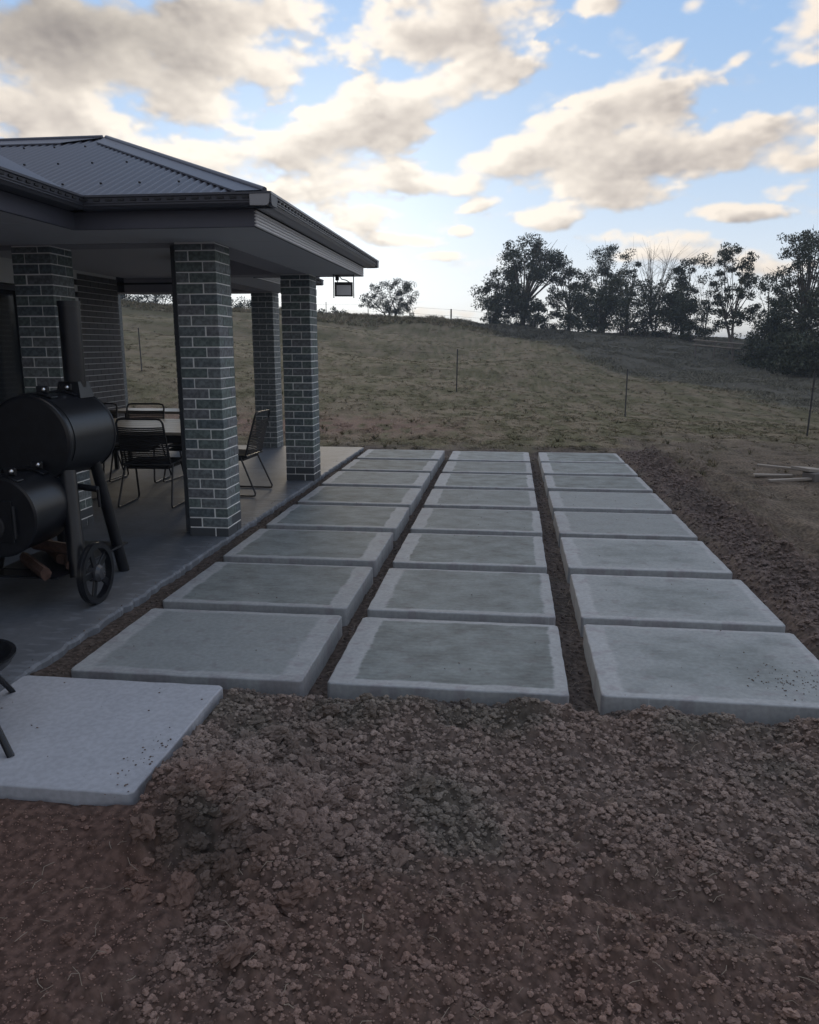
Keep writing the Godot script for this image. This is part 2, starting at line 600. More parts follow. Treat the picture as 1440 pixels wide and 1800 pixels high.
func bank_of(x: float, z: float) -> float:           # where the rank dry grass stands
	var d := d_of(x, z)
	var l := x * 0.99251 - z * 0.12213
	var edge := lerpf(66.0, 24.0, smoothstep(4.0, 15.0, l)) + 5.0 * fine.get_noise_2d(x * 0.06, z * 0.06)
	return smoothstep(edge - 4.0, edge + 4.0, d) * smoothstep(3.0, 6.0, l)


func build_far() -> void:
	var m := Mb.new()
	var prev := []
	for i in 90:
		var a := lerpf(-1.15, 1.15, i / 89.0)
		var r := 620.0
		var p := Vector3(sin(a) * r, 0, -cos(a) * r)
		var h := 5.5 + 5.0 * broad.get_noise_1d(a * 260.0) + 3.0 * fine.get_noise_1d(a * 40.0)
		var row := [p * 0.72 + Vector3(0, -12, 0), p * 0.86 + Vector3(0, -5.0, 0), p + Vector3(0, h, 0), p * 1.2 + Vector3(0, -15, 0)]
		if prev:
			for k in 3:
				m.face([prev[k], row[k], row[k + 1], prev[k + 1]], Vector3.UP)
		prev = row
	var o := part("hills", m, M.far_land, self)
	kind(o, "structure")
	o.set_meta("label", "low wooded country far off behind the trees")


var pad_tone := 1.0


func pad_texture(sd: int, border: Array, contrast: float, soft: float, blur: bool) -> ImageTexture:
	var s := 256
	var im := Image.create(s, s, false, Image.FORMAT_RGB8)
	var f := noise(FastNoiseLite.TYPE_SIMPLEX, 0.012, 4, sd)
	var g := noise(FastNoiseLite.TYPE_SIMPLEX, 0.09, 3, sd + 50)
	var h := noise(FastNoiseLite.TYPE_SIMPLEX, 0.02, 5, sd + 90)
	var arcs := []
	for k in 7:
		arcs.append([Vector2(rng.randf_range(-80, 330), rng.randf_range(-80, 330)), rng.randf_range(60, 190), rng.randf_range(4, 12), rng.randf_range(-1, 1)])
	for y in s:
		for x in s:
			var a := f.get_noise_2d(x, y)
			var b := g.get_noise_2d(x * 0.35, y * 1.0)
			var wob := 3.5 * a + 1.0 * b
			var e0 := minf(minf(x, s - x), minf(y, s - y))
			var e := minf(minf(x - border[0], s - border[1] - x), minf(y - border[2], s - border[3] - y)) + wob
			var inner := smoothstep(-soft, soft, e)
			if blur:
				inner = 0.45 * smoothstep(-2.0, 3.0, e) + 0.55 * smoothstep(-5.0, 80.0, e + 28.0 * a)
			var v := 0.375 * pad_tone + 0.03 * a + 0.02 * b + 0.012 * rng.randf()
			v *= 1.0 - contrast * inner * (1.0 + 0.55 * a + 0.3 * b)
			v *= 1.0 + 0.10 * contrast * exp(-pow((e + 4.0) / 3.0, 2.0)) * (1.0 + b)
			for q in arcs:                                # sweeps of the trowel
				var off: float = absf(q[0].distance_to(Vector2(x, y)) - q[1])
				if off < q[2]:
					v *= 1.0 + 0.05 * q[3] * (1.0 - off / q[2]) * (0.6 + b)
			if rng.randf() < 0.0006:
				v *= 1.5
			var w := inner * contrast
			var mud := smoothstep(0.25, 0.6, h.get_noise_2d(x, y) + 0.3 * exp(-e0 / 18.0) - 0.12) * 0.5
			v *= 1.0 - 0.3 * mud
			w += mud * -0.5
			var c := lin(v * (0.94 - 0.18 * w), v * 0.99, v * (1.035 - 0.06 * w))
			im.set_pixel(x, y, c)
	return ImageTexture.create_from_image(im)


func slab_mesh(hx: float, hz: float, thick: float, sd: int) -> ArrayMesh:     # a cast slab, its upper arris rounded, a little out of true
	var m := Mb.new()
	var n := noise(FastNoiseLite.TYPE_SIMPLEX, 0.9, 3, sd)
	var ring := []                                       # outline walked round
	var per := 22
	var cr := 0.018
	var corners := [Vector2(-hx, -hz), Vector2(hx, -hz), Vector2(hx, hz), Vector2(-hx, hz)]
	for s in 4:
		var a: Vector2 = corners[s]
		var b: Vector2 = corners[(s + 1) % 4]
		var dir := (b - a).normalized()
		for i in per:
			var t := lerpf(cr, a.distance_to(b) - cr, i / (per - 1.0))
			ring.append(a + dir * t)
	var levels := [[0.009, 0.0], [0.0045, -0.0011], [0.0012, -0.004], [0.0, -0.008], [0.0, -thick * 0.5], [-0.004, -thick]]
	var rows := []
	for lv in levels:
		var row := []
		for p in ring:
			var out := Vector2(clampf(p.x / hx, -1, 1), clampf(p.y / hz, -1, 1))
			var inward := Vector2(-signf(p.x) if absf(p.x) > hx - 0.02 else 0.0, -signf(p.y) if absf(p.y) > hz - 0.02 else 0.0)
			var j: float = 0.003 * n.get_noise_2d(p.x * 6.0 + 7.0, p.y * 6.0 + lv[1] * 4.0)
			var q: Vector2 = p + inward * (lv[0] + j)
			row.append(Vector3(q.x, lv[1] + 0.0015 * n.get_noise_2d(p.x * 4.0, p.y * 4.0), q.y))
		rows.append(row)
	var cnt := ring.size()
	var nrm := []
	for r in rows.size():
		var rn := []
		for i in cnt:
			var along: Vector3 = rows[r][(i + 1) % cnt] - rows[r][(i - 1 + cnt) % cnt]
			var down: Vector3 = rows[mini(r + 1, rows.size() - 1)][i] - rows[maxi(r - 1, 0)][i]
			var q := along.cross(down).normalized()
			var o := Vector3(rows[r][i].x / hx, 0.2, rows[r][i].z / hz)
			if q.dot(o) < 0.0:
				q = -q
			if r == 0:
				q = Vector3.UP
			rn.append(q)
		nrm.append(rn)
	for r in rows.size() - 1:
		for i in cnt:
			var k := (i + 1) % cnt
			m.quad_n(rows[r][i], rows[r][k], rows[r + 1][k], rows[r + 1][i], nrm[r][i], nrm[r][k], nrm[r + 1][k], nrm[r + 1][i])
	for i in cnt:
		var k := (i + 1) % cnt
		m.face([Vector3(0, 0.0, 0), rows[0][i], rows[0][k]], Vector3.UP)
	for i in m.v.size():
		m.u[i] = Vector2(m.v[i].x / hx * 0.495 + 0.5, m.v[i].z / hz * 0.495 + 0.5)
	return m.mesh()


func concrete(called: String, tex: Texture2D) -> StandardMaterial3D:
	var m := mat(called, Color.WHITE, 0.86)
	m.albedo_texture = tex
	m.detail_enabled = true
	m.detail_blend_mode = BaseMaterial3D.BLEND_MODE_MUL
	m.detail_uv_layer = BaseMaterial3D.DETAIL_UV_2
	m.detail_albedo = M_grain
	m.uv2_triplanar = true
	m.uv2_world_triplanar = true
	m.uv2_scale = Vector3.ONE * 1.7
	return m

var M_grain: Texture2D


func build_pads() -> void:
	var cols := [[-2.24, -1.0], [-0.865, 0.33], [0.485, 1.69]]
	var nth := ["Nearest", "Second", "Third", "Fourth", "Fifth", "Sixth", "Seventh", "Farthest"]
	var colname := ["left column beside the patio", "middle column", "right column beside the heap"]
	for cn in 3:
		for r in 8:
			var zf := -3.64 - r * 1.148 + rng.randf_range(-0.012, 0.012)
			var zb := zf - 0.985 - (0.03 if r == 0 else 0.0) + rng.randf_range(-0.012, 0.012)
			var x0: float = cols[cn][0] + 0.001 * r
			var x1: float = cols[cn][1] + 0.001 * r + rng.randf_range(-0.006, 0.006)
			var hx := (x1 - x0) * 0.5
			var hz := (zf - zb) * 0.5
			var sd := 100 + cn * 10 + r
			var bl := rng.randf_range(22, 30)
			var contrast := rng.randf_range(0.36, 0.5)
			var soft := rng.randf_range(1.2, 3.2)
			var blur := false
			var borders := [rng.randf_range(16, 22) + [2, 9, 6][cn], rng.randf_range(13, 18) + [13, 2, -2][cn], rng.randf_range(9, 14), rng.randf_range(14, 21)]
			var look := "pale border, darker middle"
			if cn == 0 and r == 0:
				contrast = 0.22
				soft = 4.0
				look = "evenly blue grey"
			elif cn == 2 and r < 3:
				blur = true
				contrast = 0.32
				look = "blurred dark stains"
				if r == 0:
					look = "dirt crumbs on it"
			elif cn == 2 and r < 5:
				contrast = 0.22
				soft = 3.0
			pad_tone = rng.randf_range(0.9, 1.08) if not blur else 1.04
			var tex := pad_texture(sd, borders, contrast, soft, blur)
			var label := "%s concrete pad in the %s, %s" % [nth[r], colname[cn], look]
			var pad := part("concrete_pad", slab_mesh(hx, hz, 0.2, sd), concrete("pad_concrete_%d" % sd, tex), self, Vector3((x0 + x1) * 0.5, rng.randf_range(-0.004, 0.004), (zf + zb) * 0.5))
			pad.rotation = Vector3(rng.randf_range(-0.002, 0.002), rng.randf_range(-0.004, 0.004), rng.randf_range(-0.002, 0.002))
			tag(pad, label, "concrete slab", "concrete pads laid in three columns beside the patio")
	# the pale landing slab at the near left
	var s := 256
	var im := Image.create(s, s, false, Image.FORMAT_RGB8)
	var f := noise(FastNoiseLite.TYPE_SIMPLEX, 0.015, 4, 5)
	for y in s:
		for x in s:
			var v := 0.43 + 0.02 * f.get_noise_2d(x, y) + 0.01 * rng.randf()
			if rng.randf() < 0.002:
				v *= 0.7
			im.set_pixel(x, y, lin(v * 0.95, v * 0.99, v * 1.09))
	var land := part("landing_slab", slab_mesh(0.52, 0.485, 0.17, 77), concrete("landing_concrete", ImageTexture.create_from_image(im)), self, Vector3(-1.862, 0.028, -3.005))
	tag(land, "smooth pale bluish concrete slab at the near corner of the patio", "concrete slab")


func build_patio() -> void:
	var m := Mb.new()
	var edge := []
	var e := noise(FastNoiseLite.TYPE_SIMPLEX, 2.2, 4, 8)
	var stations := []
	for i in 240:
		stations.append(lerpf(-2.45, -12.87, i / 239.0))
	for j in [-5.02, -8.2, -10.4]:                       # sawn control joints, left open
		stations.append(j + 0.004)
		stations.append(j - 0.004)
	stations.sort()
	stations.reverse()
	for z in stations:
		var t: float = (z + 2.45) / -10.42
		var x := lerpf(-2.43, -2.335, t) + 0.02 * e.get_noise_1d(z * 4.0)
		edge.append(Vector2(x, z))
	var top := 0.008
	for i in edge.size() - 1:
		var a: Vector2 = edge[i]
		var b: Vector2 = edge[i + 1]
		if a.y - b.y > 0.0081 or a.y - b.y < 0.0079:
			m.face([Vector3(-6.3, top, a.y), Vector3(a.x - 0.012, top, a.y), Vector3(b.x - 0.012, top, b.y), Vector3(-6.3, top, b.y)], Vector3.UP)
		var drop := 0.014 + 0.01 * e.get_noise_1d(a.y * 9.0)
		var drop2 := 0.014 + 0.01 * e.get_noise_1d(b.y * 9.0)
		m.face([Vector3(a.x - 0.012, top, a.y), Vector3(a.x, top - drop, a.y), Vector3(b.x, top - drop2, b.y), Vector3(b.x - 0.012, top, b.y)], Vector3(1, 1, 0))
		m.face([Vector3(a.x, top - drop, a.y), Vector3(a.x - 0.01, -0.22, a.y), Vector3(b.x - 0.01, -0.22, b.y), Vector3(b.x, top - drop2, b.y)], Vector3(1, 0, 0))
	m.face([Vector3(-6.3, top, -2.45), Vector3(-2.44, top, -2.45), Vector3(-2.44, -0.22, -2.45), Vector3(-6.3, -0.22, -2.45)], Vector3(0, 0, 1))
	m.face([Vector3(-6.3, top, -12.87), Vector3(-2.35, top, -12.87), Vector3(-2.35, -0.22, -12.87), Vector3(-6.3, -0.22, -12.87)], Vector3(0, 0, -1))
	for i in m.v.size():
		m.u[i] = Vector2(m.v[i].x, m.v[i].z) / 4.0
	var s := 1024
	var im := Image.create(s, s, false, Image.FORMAT_RGB8)
	var f := noise(FastNoiseLite.TYPE_SIMPLEX, 0.008, 4, 31)
	var g := noise(FastNoiseLite.TYPE_SIMPLEX, 0.05, 3, 32)
	var streak := noise(FastNoiseLite.TYPE_SIMPLEX, 0.03, 4, 33)
	for y in s:                                          # 4 m across, laid so that u follows x and v follows z
		for x in s:
			var xw := x * 4.0 / s                            # metres, repeating; the free edge lies at x = -2.4, i.e. 1.6
			var v := 0.115 + 0.02 * f.get_noise_2d(x, y) + 0.012 * g.get_noise_2d(x, y)
			var rim := exp(-pow((xw - 1.62) / 0.1, 2.0))
			var smear := smoothstep(0.12, 0.5, streak.get_noise_2d(x * 0.45, y * 1.3) + 0.22 * rim - 0.12) * (exp(-pow((xw - 1.5) / 0.45, 2.0)))
			v = lerpf(v, 0.26, clampf(smear * 0.32 + rim * 0.3, 0.0, 1.0))
			if rng.randf() < 0.0003:
				v = 0.3
			im.set_pixel(x, y, lin(v * 0.88, v * 0.97, v * 1.12))
	var pm := mat("patio_concrete", Color.WHITE, 0.72)
	pm.albedo_texture = ImageTexture.create_from_image(im)
	var o := part("patio", m, pm, self)
	kind(o, "structure")
	o.set_meta("label", "dark smooth concrete patio under and beside the alfresco roof")


# ---------------------------------------------------------------- the house
var house: Node3D
const SL := 0.415                   # rise of the roof for each metre in


func corrugated(m: Mb, cnt: float, f: Callable) -> void:
	# f(u) gives [base point at the eave line, horizontal inward direction, first inset, last inset]; u runs over 0..cnt metres along the eave
	var step := 0.076 / 6.0
	var prev := []
	var n := int(cnt / step)
	for i in n + 1:
		var u := cnt * i / n
		var q: Array = f.call(u)
		var a := TAU * u / 0.076
		var up := 0.0085 * sin(a)
		var inn: Vector3 = q[1]
		var slope := (inn + Vector3.UP * SL).normalized()
		var along: Vector3 = q[4]
		var nn := slope.cross(along).normalized()
		if nn.y < 0.0:
			nn = -nn
		var tilt := 0.0085 * cos(a) * TAU / 0.076
		var nv := (nn - along * tilt).normalized()
		var lo: Vector3 = q[0] + inn * q[2] + Vector3.UP * q[2] * SL + nn * up
		var hi: Vector3 = q[0] + inn * q[3] + Vector3.UP * q[3] * SL + nn * up
		var row := [lo, hi, nv]
		if prev and (prev[0] != prev[1] or lo != hi):
			m.quad_n(prev[0], lo, hi, prev[1], prev[2], nv, nv, prev[2])
		prev = row


func cap(called: String, a: Vector3, b: Vector3, wing1: Vector3, wing2: Vector3) -> void:   # folded metal cap along a ridge or hip with a rolled top
	var m := Mb.new()
	var lift := Vector3.UP * 0.022
	for w in [wing1, wing2]:
		var o := (b - a).cross(w).normalized()
		if o.y < 0.0:
			o = -o
		var p := [a + lift, b + lift, b - (b - a).normalized() * 0.34 + lift + w, a + lift + w]
		m.face(p, o)
		m.face([p[3], p[2], p[2] - Vector3.UP * 0.012, p[3] - Vector3.UP * 0.012], w)
	m.tube([a + lift, b + lift - (b - a).normalized() * 0.03], 0.02, 8)
	part(called, m, M.roof_steel, house)


func build_roof() -> void:
	var y0 := 2.675
	var ex := -1.70
	var nz := -5.65
	var fz := -10.15
	var hxv := -3.05                  # eave of the house itself
	var mid := (nz - fz) * 0.5
	var rz := (nz + fz) * 0.5
	var far := -12.95
	var hr := 4.6
	# near face of the alfresco roof
	var m := Mb.new()
	corrugated(m, 3.55, func(u): return [Vector3(ex - u, y0, nz), Vector3(0, 0, -1), maxf(0.0, hxv - (ex - u)), minf(u, mid) if u < mid else mid, Vector3(1, 0, 0)])
	part("roof_sheeting", m, M.roof_steel, house).set_meta("label", "corrugated roof slope facing the camera")
	m = Mb.new()
	corrugated(m, 3.55, func(u): return [Vector3(ex - u, y0, fz), Vector3(0, 0, 1), maxf(0.0, hxv - (ex - u)), minf(u, mid), Vector3(1, 0, 0)])
	part("roof_sheeting", m, M.roof_steel, house)
	m = Mb.new()
	corrugated(m, nz - fz, func(u): return [Vector3(ex, y0, nz - u), Vector3(-1, 0, 0), 0.0, minf(u, nz - fz - u), Vector3(0, 0, 1)])
	part("roof_sheeting", m, M.roof_steel, house)
	m = Mb.new()                                         # roofing screws along the battens of the near slope
	for k in 3:
		var inset := 0.35 + 0.75 * k
		for i in 12:
			var x := ex - inset - 0.1 - 0.304 * i
			if x > hxv - mid and hxv - x < inset:
				m.box(Vector3(x, y0 + inset * SL + 0.014, nz - inset), Vector3(0.014, 0.012, 0.014))
	kind(part("screws", m, M.slot, house), "stuff")
	# the main roof, running past the alfresco
	m = Mb.new()
	corrugated(m, 1.5 - far, func(u):
		var z: float = 1.5 - u
		var lo := 0.0
		if z < nz and z > fz:
			lo = minf(nz - z, z - fz)
		return [Vector3(hxv, y0, z), Vector3(-1, 0, 0), lo, maxf(lo, minf(hr, z - far)), Vector3(0, 0, 1)])
	part("roof_sheeting", m, M.roof_steel, house).set_meta("label", "corrugated slope of the main roof at the left")
	m = Mb.new()
	corrugated(m, hr * 2.0, func(u): return [Vector3(hxv - u, y0, far), Vector3(0, 0, 1), 0.0, minf(u, hr * 2.0 - u), Vector3(1, 0, 0)])
	part("roof_sheeting", m, M.roof_steel, house)
	m = Mb.new()
	corrugated(m, 1.5 - far, func(u): return [Vector3(hxv - hr * 2.0, y0, 1.5 - u), Vector3(1, 0, 0), 0.0, minf(hr, 1.5 - u - far), Vector3(0, 0, 1)])
	part("roof_sheeting", m, M.roof_steel, house)
	var pk := Vector3(ex - mid, y0 + mid * SL, rz)
	var inner := Vector3(hxv - mid, y0 + mid * SL, rz)
	var hw := 0.22                       # width of a wing in plan, measured across
	var dz := Vector3(0, -hw * SL, hw)
	var dzb := Vector3(0, -hw * SL, -hw)
	var dx := Vector3(hw, -hw * SL, 0)
	cap("ridge_cap", inner, pk, dz, dzb)
	# a hip's wings lie in the two slopes
	cap("hip_cap", Vector3(ex, y0, nz), pk, Vector3(-hw * 0.95, 0, 0), Vector3(0, 0, -hw * 0.95))
	cap("hip_cap", Vector3(ex, y0, fz), pk, Vector3(-hw * 0.95, 0, 0), Vector3(0, 0, hw * 0.95))
	cap("hip_cap", Vector3(hxv, y0, far), Vector3(hxv - hr, y0 + hr * SL, far + hr), Vector3(-hw, 0, 0), Vector3(0, 0, hw))
	cap("ridge_cap", Vector3(hxv - hr, y0 + hr * SL, far + hr), Vector3(hxv - hr, y0 + hr * SL, 1.5), dx, Vector3(-hw, -hw * SL, 0))
	# valley trays
	for s in [[nz, -1.0], [fz, 1.0]]:
		m = Mb.new()
		var a := Vector3(hxv, y0 - 0.012, s[0])
		var b := Vector3(hxv - mid, y0 + mid * SL - 0.012, rz)
		m.face([a + Vector3(0.12, 0.0, 0), b + Vector3(0.12, 0, 0), b, a], Vector3.UP)
		m.face([a, b, b + Vector3(0, 0, -0.12 * s[1]), a + Vector3(0, 0, -0.12 * s[1])], Vector3.UP)
		part("valley_tray", m, M.roof_steel, house)
	# gutters: [from, to, outward]
	for g in [[Vector3(hxv + 0.01, 0, nz), Vector3(ex + 0.06, 0, nz), Vector3(0, 0, 1)], [Vector3(ex, 0, nz + 0.06), Vector3(ex, 0, fz - 0.06), Vector3(1, 0, 0)],
			[Vector3(ex + 0.06, 0, fz), Vector3(hxv + 0.01, 0, fz), Vector3(0, 0, -1)], [Vector3(hxv, 0, 1.5), Vector3(hxv, 0, nz), Vector3(1, 0, 0)],
			[Vector3(hxv, 0, fz), Vector3(hxv, 0, far - 0.06), Vector3(1, 0, 0)], [Vector3(hxv + 0.06, 0, far), Vector3(-12.0, 0, far), Vector3(0, 0, -1)]]:
		m = Mb.new()
		var d: Vector3 = (g[1] - g[0])
		var o: Vector3 = g[2]
		var prof := [Vector2(-0.09, 2.675), Vector2(-0.09, 2.59), Vector2(0.03, 2.59), Vector2(0.045, 2.605), Vector2(0.05, 2.66), Vector2(0.062, 2.664), Vector2(0.062, 2.678), Vector2(0.04, 2.68)]
		for i in prof.size() - 1:
			var p: Vector2 = prof[i]
			var q: Vector2 = prof[i + 1]
			var pts := [g[0] + o * p.x + Vector3.UP * p.y, g[1] + o * p.x + Vector3.UP * p.y, g[1] + o * q.x + Vector3.UP * q.y, g[0] + o * q.x + Vector3.UP * q.y]
			m.face(pts, o * (q.y - p.y + 0.001) + Vector3.DOWN * (q.x - p.x))
		for e in [g[0], g[1]]:
			var pts := []
			for p in prof:
				pts.append(e + o * p.x + Vector3.UP * p.y)
			m.face(pts, (e - (g[0] + g[1]) * 0.5))
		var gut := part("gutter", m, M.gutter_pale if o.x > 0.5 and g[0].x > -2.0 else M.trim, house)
		# overflow slots and stiffening beads on the face
		if o.x > 0.5 or o.z > 0.5:
			m = Mb.new()
			var len := d.length()
			var dir := d / len
			for i in int(len / 0.09):
				var c: Vector3 = g[0] + dir * (0.05 + i * 0.09) + o * 0.052 + Vector3.UP * 2.645
				m.box(c, Vector3(0.012, 0.013, 0.045) if o.x > 0.5 else Vector3(0.045, 0.013, 0.012))
			kind(part("overflow_slots", m, M.slot, gut), "stuff")
			m = Mb.new()
			for k in 2:
				m.box((g[0] + g[1]) * 0.5 + o * 0.05 + Vector3.UP * (2.612 + 0.016 * k), Vector3(0.008, 0.005, len - 0.01) if o.x > 0.5 else Vector3(len - 0.01, 0.005, 0.008))
			part("bead", m, M.trim, gut)
	# fascia boards: plain on the near side, profiled boards on the side that faces the pads
	m = Mb.new()
	m.box(Vector3((-1.80 - 3.17) * 0.5, 2.53, -5.75), Vector3(1.37, 0.12, 0.03), 0.002)
	part("fascia_board", m, M.fascia, house)
	m = Mb.new()
	m.box(Vector3(-3.165, 2.53, -2.12), Vector3(0.03, 0.12, 7.28), 0.002)
	part("fascia_board", m, M.fascia, house)
	m = Mb.new()
	m.box(Vector3(-2.48, 2.53, -9.95), Vector3(1.37, 0.12, 0.03), 0.002)
	part("fascia_board", m, M.fascia, house)
	m = Mb.new()
	m.box(Vector3(-7.6, 2.53, -12.85), Vector3(8.88, 0.12, 0.03), 0.002)
	part("fascia_board", m, M.fascia, house)
	for run in [[-1.8, -5.735, -9.965], [-3.165, -9.965, -12.865]]:
		var fb := Node3D.new()
		fb.name = "profiled_fascia"
		house.add_child(fb, true)
		for k in 5:
			m = Mb.new()
			m.box(Vector3(0, 0, 0), Vector3(0.026, 0.019, absf(run[1] - run[2])), 0.006)
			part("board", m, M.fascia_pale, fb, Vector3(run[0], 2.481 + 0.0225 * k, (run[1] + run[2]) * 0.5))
		m = Mb.new()
		m.box(Vector3(run[0] - 0.012, 2.53, (run[1] + run[2]) * 0.5), Vector3(0.012, 0.118, absf(run[1] - run[2]) - 0.004))
		part("backing", m, M.slot, fb)
	# soffits (eaves lining), beams and the ceiling of the alfresco
	var so := 2.4715
	for b in [[-1.815, -3.15, -5.765, -6.56], [-1.815, -2.40, -6.56, -9.87], [-1.815, -3.15, -9.87, -9.935], [-3.15, -6.35, 1.4, -6.56], [-3.18, -3.72, -9.935, -12.835], [-3.72, -6.35, -12.65, -12.835]]:
		var sheets := Node3D.new()
		sheets.name = "soffit"
		house.add_child(sheets, true)
		var wx := absf(b[0] - b[1])
		var wz := absf(b[2] - b[3])
		var cnt := maxi(1, int(round(maxf(wx, wz) / 1.2)))
		for k in cnt:
			var f := (k + 0.5) / cnt - 0.5
			m = Mb.new()
			if wx > wz:
				m.box(Vector3.ZERO, Vector3(wx / cnt - 0.006, 0.012, wz - 0.004), 0.002)
			else:
				m.box(Vector3.ZERO, Vector3(wx - 0.004, 0.012, wz / cnt - 0.006), 0.002)
			part("sheet", m, M.soffit, sheets, Vector3((b[0] + b[1]) * 0.5 + (f * wx if wx > wz else 0.0), so + 0.008 + rng.randf_range(0.0, 0.0015), (b[2] + b[3]) * 0.5 + (f * wz if wx <= wz else 0.0)))
		m = Mb.new()
		m.box(Vector3((b[0] + b[1]) * 0.5, 2.62, (b[2] + b[3]) * 0.5), Vector3(absf(b[0] - b[1]) - 0.02, 0.03, absf(b[2] - b[3]) - 0.02))
		part("eaves_framing", m, M.slot, house)
	for b in [[-2.4, -6.2, -6.56, -6.88], [-2.4, -2.74, -6.882, -9.53], [-2.4, -3.73, -9.532, -9.86], [-3.73, -4.06, -9.53, -12.64], [-3.72, -6.2, -12.66, -12.98]]:
		m = Mb.new()
		m.box(Vector3((b[0] + b[1]) * 0.5, 2.585, (b[2] + b[3]) * 0.5), Vector3(absf(b[0] - b[1]) - 0.004, 0.23, absf(b[2] - b[3]) - 0.004), 0.002)
		part("beam", m, M.beam, house)
	m = Mb.new()
	m.box(Vector3(-4.3, 2.715, -9.75), Vector3(3.75, 0.02, 6.1))
	part("ceiling_lining", m, M.soffit, house)


func brick_meshes() -> Array:
	var out := []
	for s in [0.23, 0.11]:
		var m := Mb.new()
		m.box(Vector3.ZERO, Vector3(s, 0.076, 0.11), 0.003)
		out.append(m.mesh())
	var m2 := Mb.new()
	m2.box(Vector3.ZERO, Vector3(0.23, 0.046, 0.11), 0.003)
	out.append(m2.mesh())
	return out


func build_pillar(x: float, z: float, meshes: Array, single: bool, label: String) -> void:   # x = right face, z = near face
	var m := Mb.new()
	m.box(Vector3(-0.175, 1.235, -0.175), Vector3(0.34, 2.466, 0.34))
	var core := part("brick_pillar", m, M.mortar, house, Vector3(x, 0.006, z))
	core.set_meta("label", label)
	var stuff := Mb.new()
	for c in 29:
		var thin: bool = c == 28
		var y := 0.038 + 0.086 * c - (0.015 if thin else 0.0)
		var q := [[-0.235, -0.055, 0.0], [-0.055, -0.115, PI / 2], [-0.115, -0.295, 0.0], [-0.295, -0.235, PI / 2]]
		if c % 2 == 1:
			q = [[-0.115, -0.055, 0.0], [-0.295, -0.115, PI / 2], [-0.235, -0.295, 0.0], [-0.055, -0.235, PI / 2]]
		for p in q:
			var at := Vector3(p[0] + rng.randf_range(-0.0022, 0.0022), y + rng.randf_range(-0.001, 0.001), p[1] + rng.randf_range(-0.0022, 0.0022))
			var b := Basis(Vector3.UP, p[2] + rng.randf_range(-0.004, 0.004))
			if single:
				var dull: bool = c < 2
				part("brick", meshes[2 if thin else 0], M.brick_sooty if dull and rng.randf() < 0.8 else M["brick_%d" % rng.randi_range(0, 5)], core, at, b)
			else:
				stuff.box(at, Vector3(0.23, 0.046 if thin else 0.076, 0.11), 0.0, b)
	if not single:
		kind(part("brickwork", stuff, M.brick_1, core), "stuff")


func build_house() -> void:
	house = thing("brick_house", "dark brick house with hipped corrugated roof over an open alfresco", "house", Vector3.ZERO)
	var bm := brick_meshes()
	build_pillar(-2.40, -6.54, bm, true, "brick pillar at the near right corner of the alfresco")
	build_pillar(-3.85, -6.57, bm, true, "brick pillar behind the barrel smoker")
	build_pillar(-2.36, -9.52, bm, true, "brick pillar at the far right corner of the alfresco")
	build_pillar(-3.73, -12.62, bm, false, "farthest brick pillar, at the back corner of the house")
	build_pillar(-5.03, -12.62, bm, false, "brick pillar between the two rear openings")
	# the rendered brick wall along the back of the alfresco, with a sliding glass door
	var wall := Node3D.new()
	wall.name = "wall"
	house.add_child(wall)
	var m := Mb.new()
	for w in [[-12.43, -11.1], [-8.6, 1.4]]:
		m.box(Vector3(-6.325, 1.33, (w[0] + w[1]) * 0.5), Vector3(0.23, 2.76, w[1] - w[0]))
	m.box(Vector3(-6.325, 2.56, -9.85), Vector3(0.23, 0.3, 2.5))
	part("mortar", m, M.mortar, wall)
	m = Mb.new()
	for c in 31:
		var off := 0.12 if c % 2 else 0.0
		var z := -12.43
		if off > 0.0:
			m.box(Vector3(-6.255, 0.045 + 0.086 * c, -12.375), Vector3(0.11, 0.076, 0.11), 0.0)
			m.box(Vector3(-6.255, 0.045 + 0.086 * c, -11.16), Vector3(0.11, 0.076, 0.11), 0.0)
		while z < 1.2:
			var a := z + off
			var mid := a + 0.115
			if (mid < -11.2 or mid > -8.5) and mid > -12.4:
				m.box(Vector3(-6.255, 0.045 + 0.086 * c, mid), Vector3(0.11, 0.076, 0.23), 0.0)
			z += 0.24
	kind(part("brickwork", m, M.brick_wall, wall), "stuff")
	m = Mb.new()
	m.box(Vector3(-9.6, 1.2, -12.93), Vector3(6.3, 2.5, 0.2))
	m.box(Vector3(-12.0, 1.2, -5.7), Vector3(0.2, 2.5, 14.4))
	m.box(Vector3(-9.2, 1.2, 1.4), Vector3(5.7, 2.5, 0.2))
	part("outer_wall", m, M.brick_1, house)
	var door := Node3D.new()
	door.name = "sliding_door"
	house.add_child(door)
	m = Mb.new()
	for zz in [-11.07, -9.86, -9.8, -8.63]:
		m.box(Vector3(-6.24, 1.2, zz), Vector3(0.06, 2.38, 0.055), 0.003)
	m.box(Vector3(-6.245, 2.36, -9.85), Vector3(0.07, 0.06, 2.49), 0.003)
	m.box(Vector3(-6.245, 0.04, -9.85), Vector3(0.07, 0.05, 2.49), 0.003)
	part("frame", m, M.trim, door)
	for zz in [-10.46, -9.22]:
		m = Mb.new()
		m.box(Vector3(-6.25, 1.2, zz), Vector3(0.01, 2.27, 1.15))
		part("pane", m, M.dark_glass, door)
	m = Mb.new()
	m.box(Vector3(-6.19, 1.05, -9.86), Vector3(0.03, 0.22, 0.03), 0.008)
	part("handle", m, M.silver, door)
	# guide post for an outdoor blind beside the near pillar
	m = Mb.new()
	m.box(Vector3(-2.805, 1.235, -6.74), Vector3(0.085, 2.46, 0.11), 0.006)
	part("blind_post", m, M.brick_sooty, house).set_meta("label", "dark guide post against the left face of the near pillar")
	build_roof()


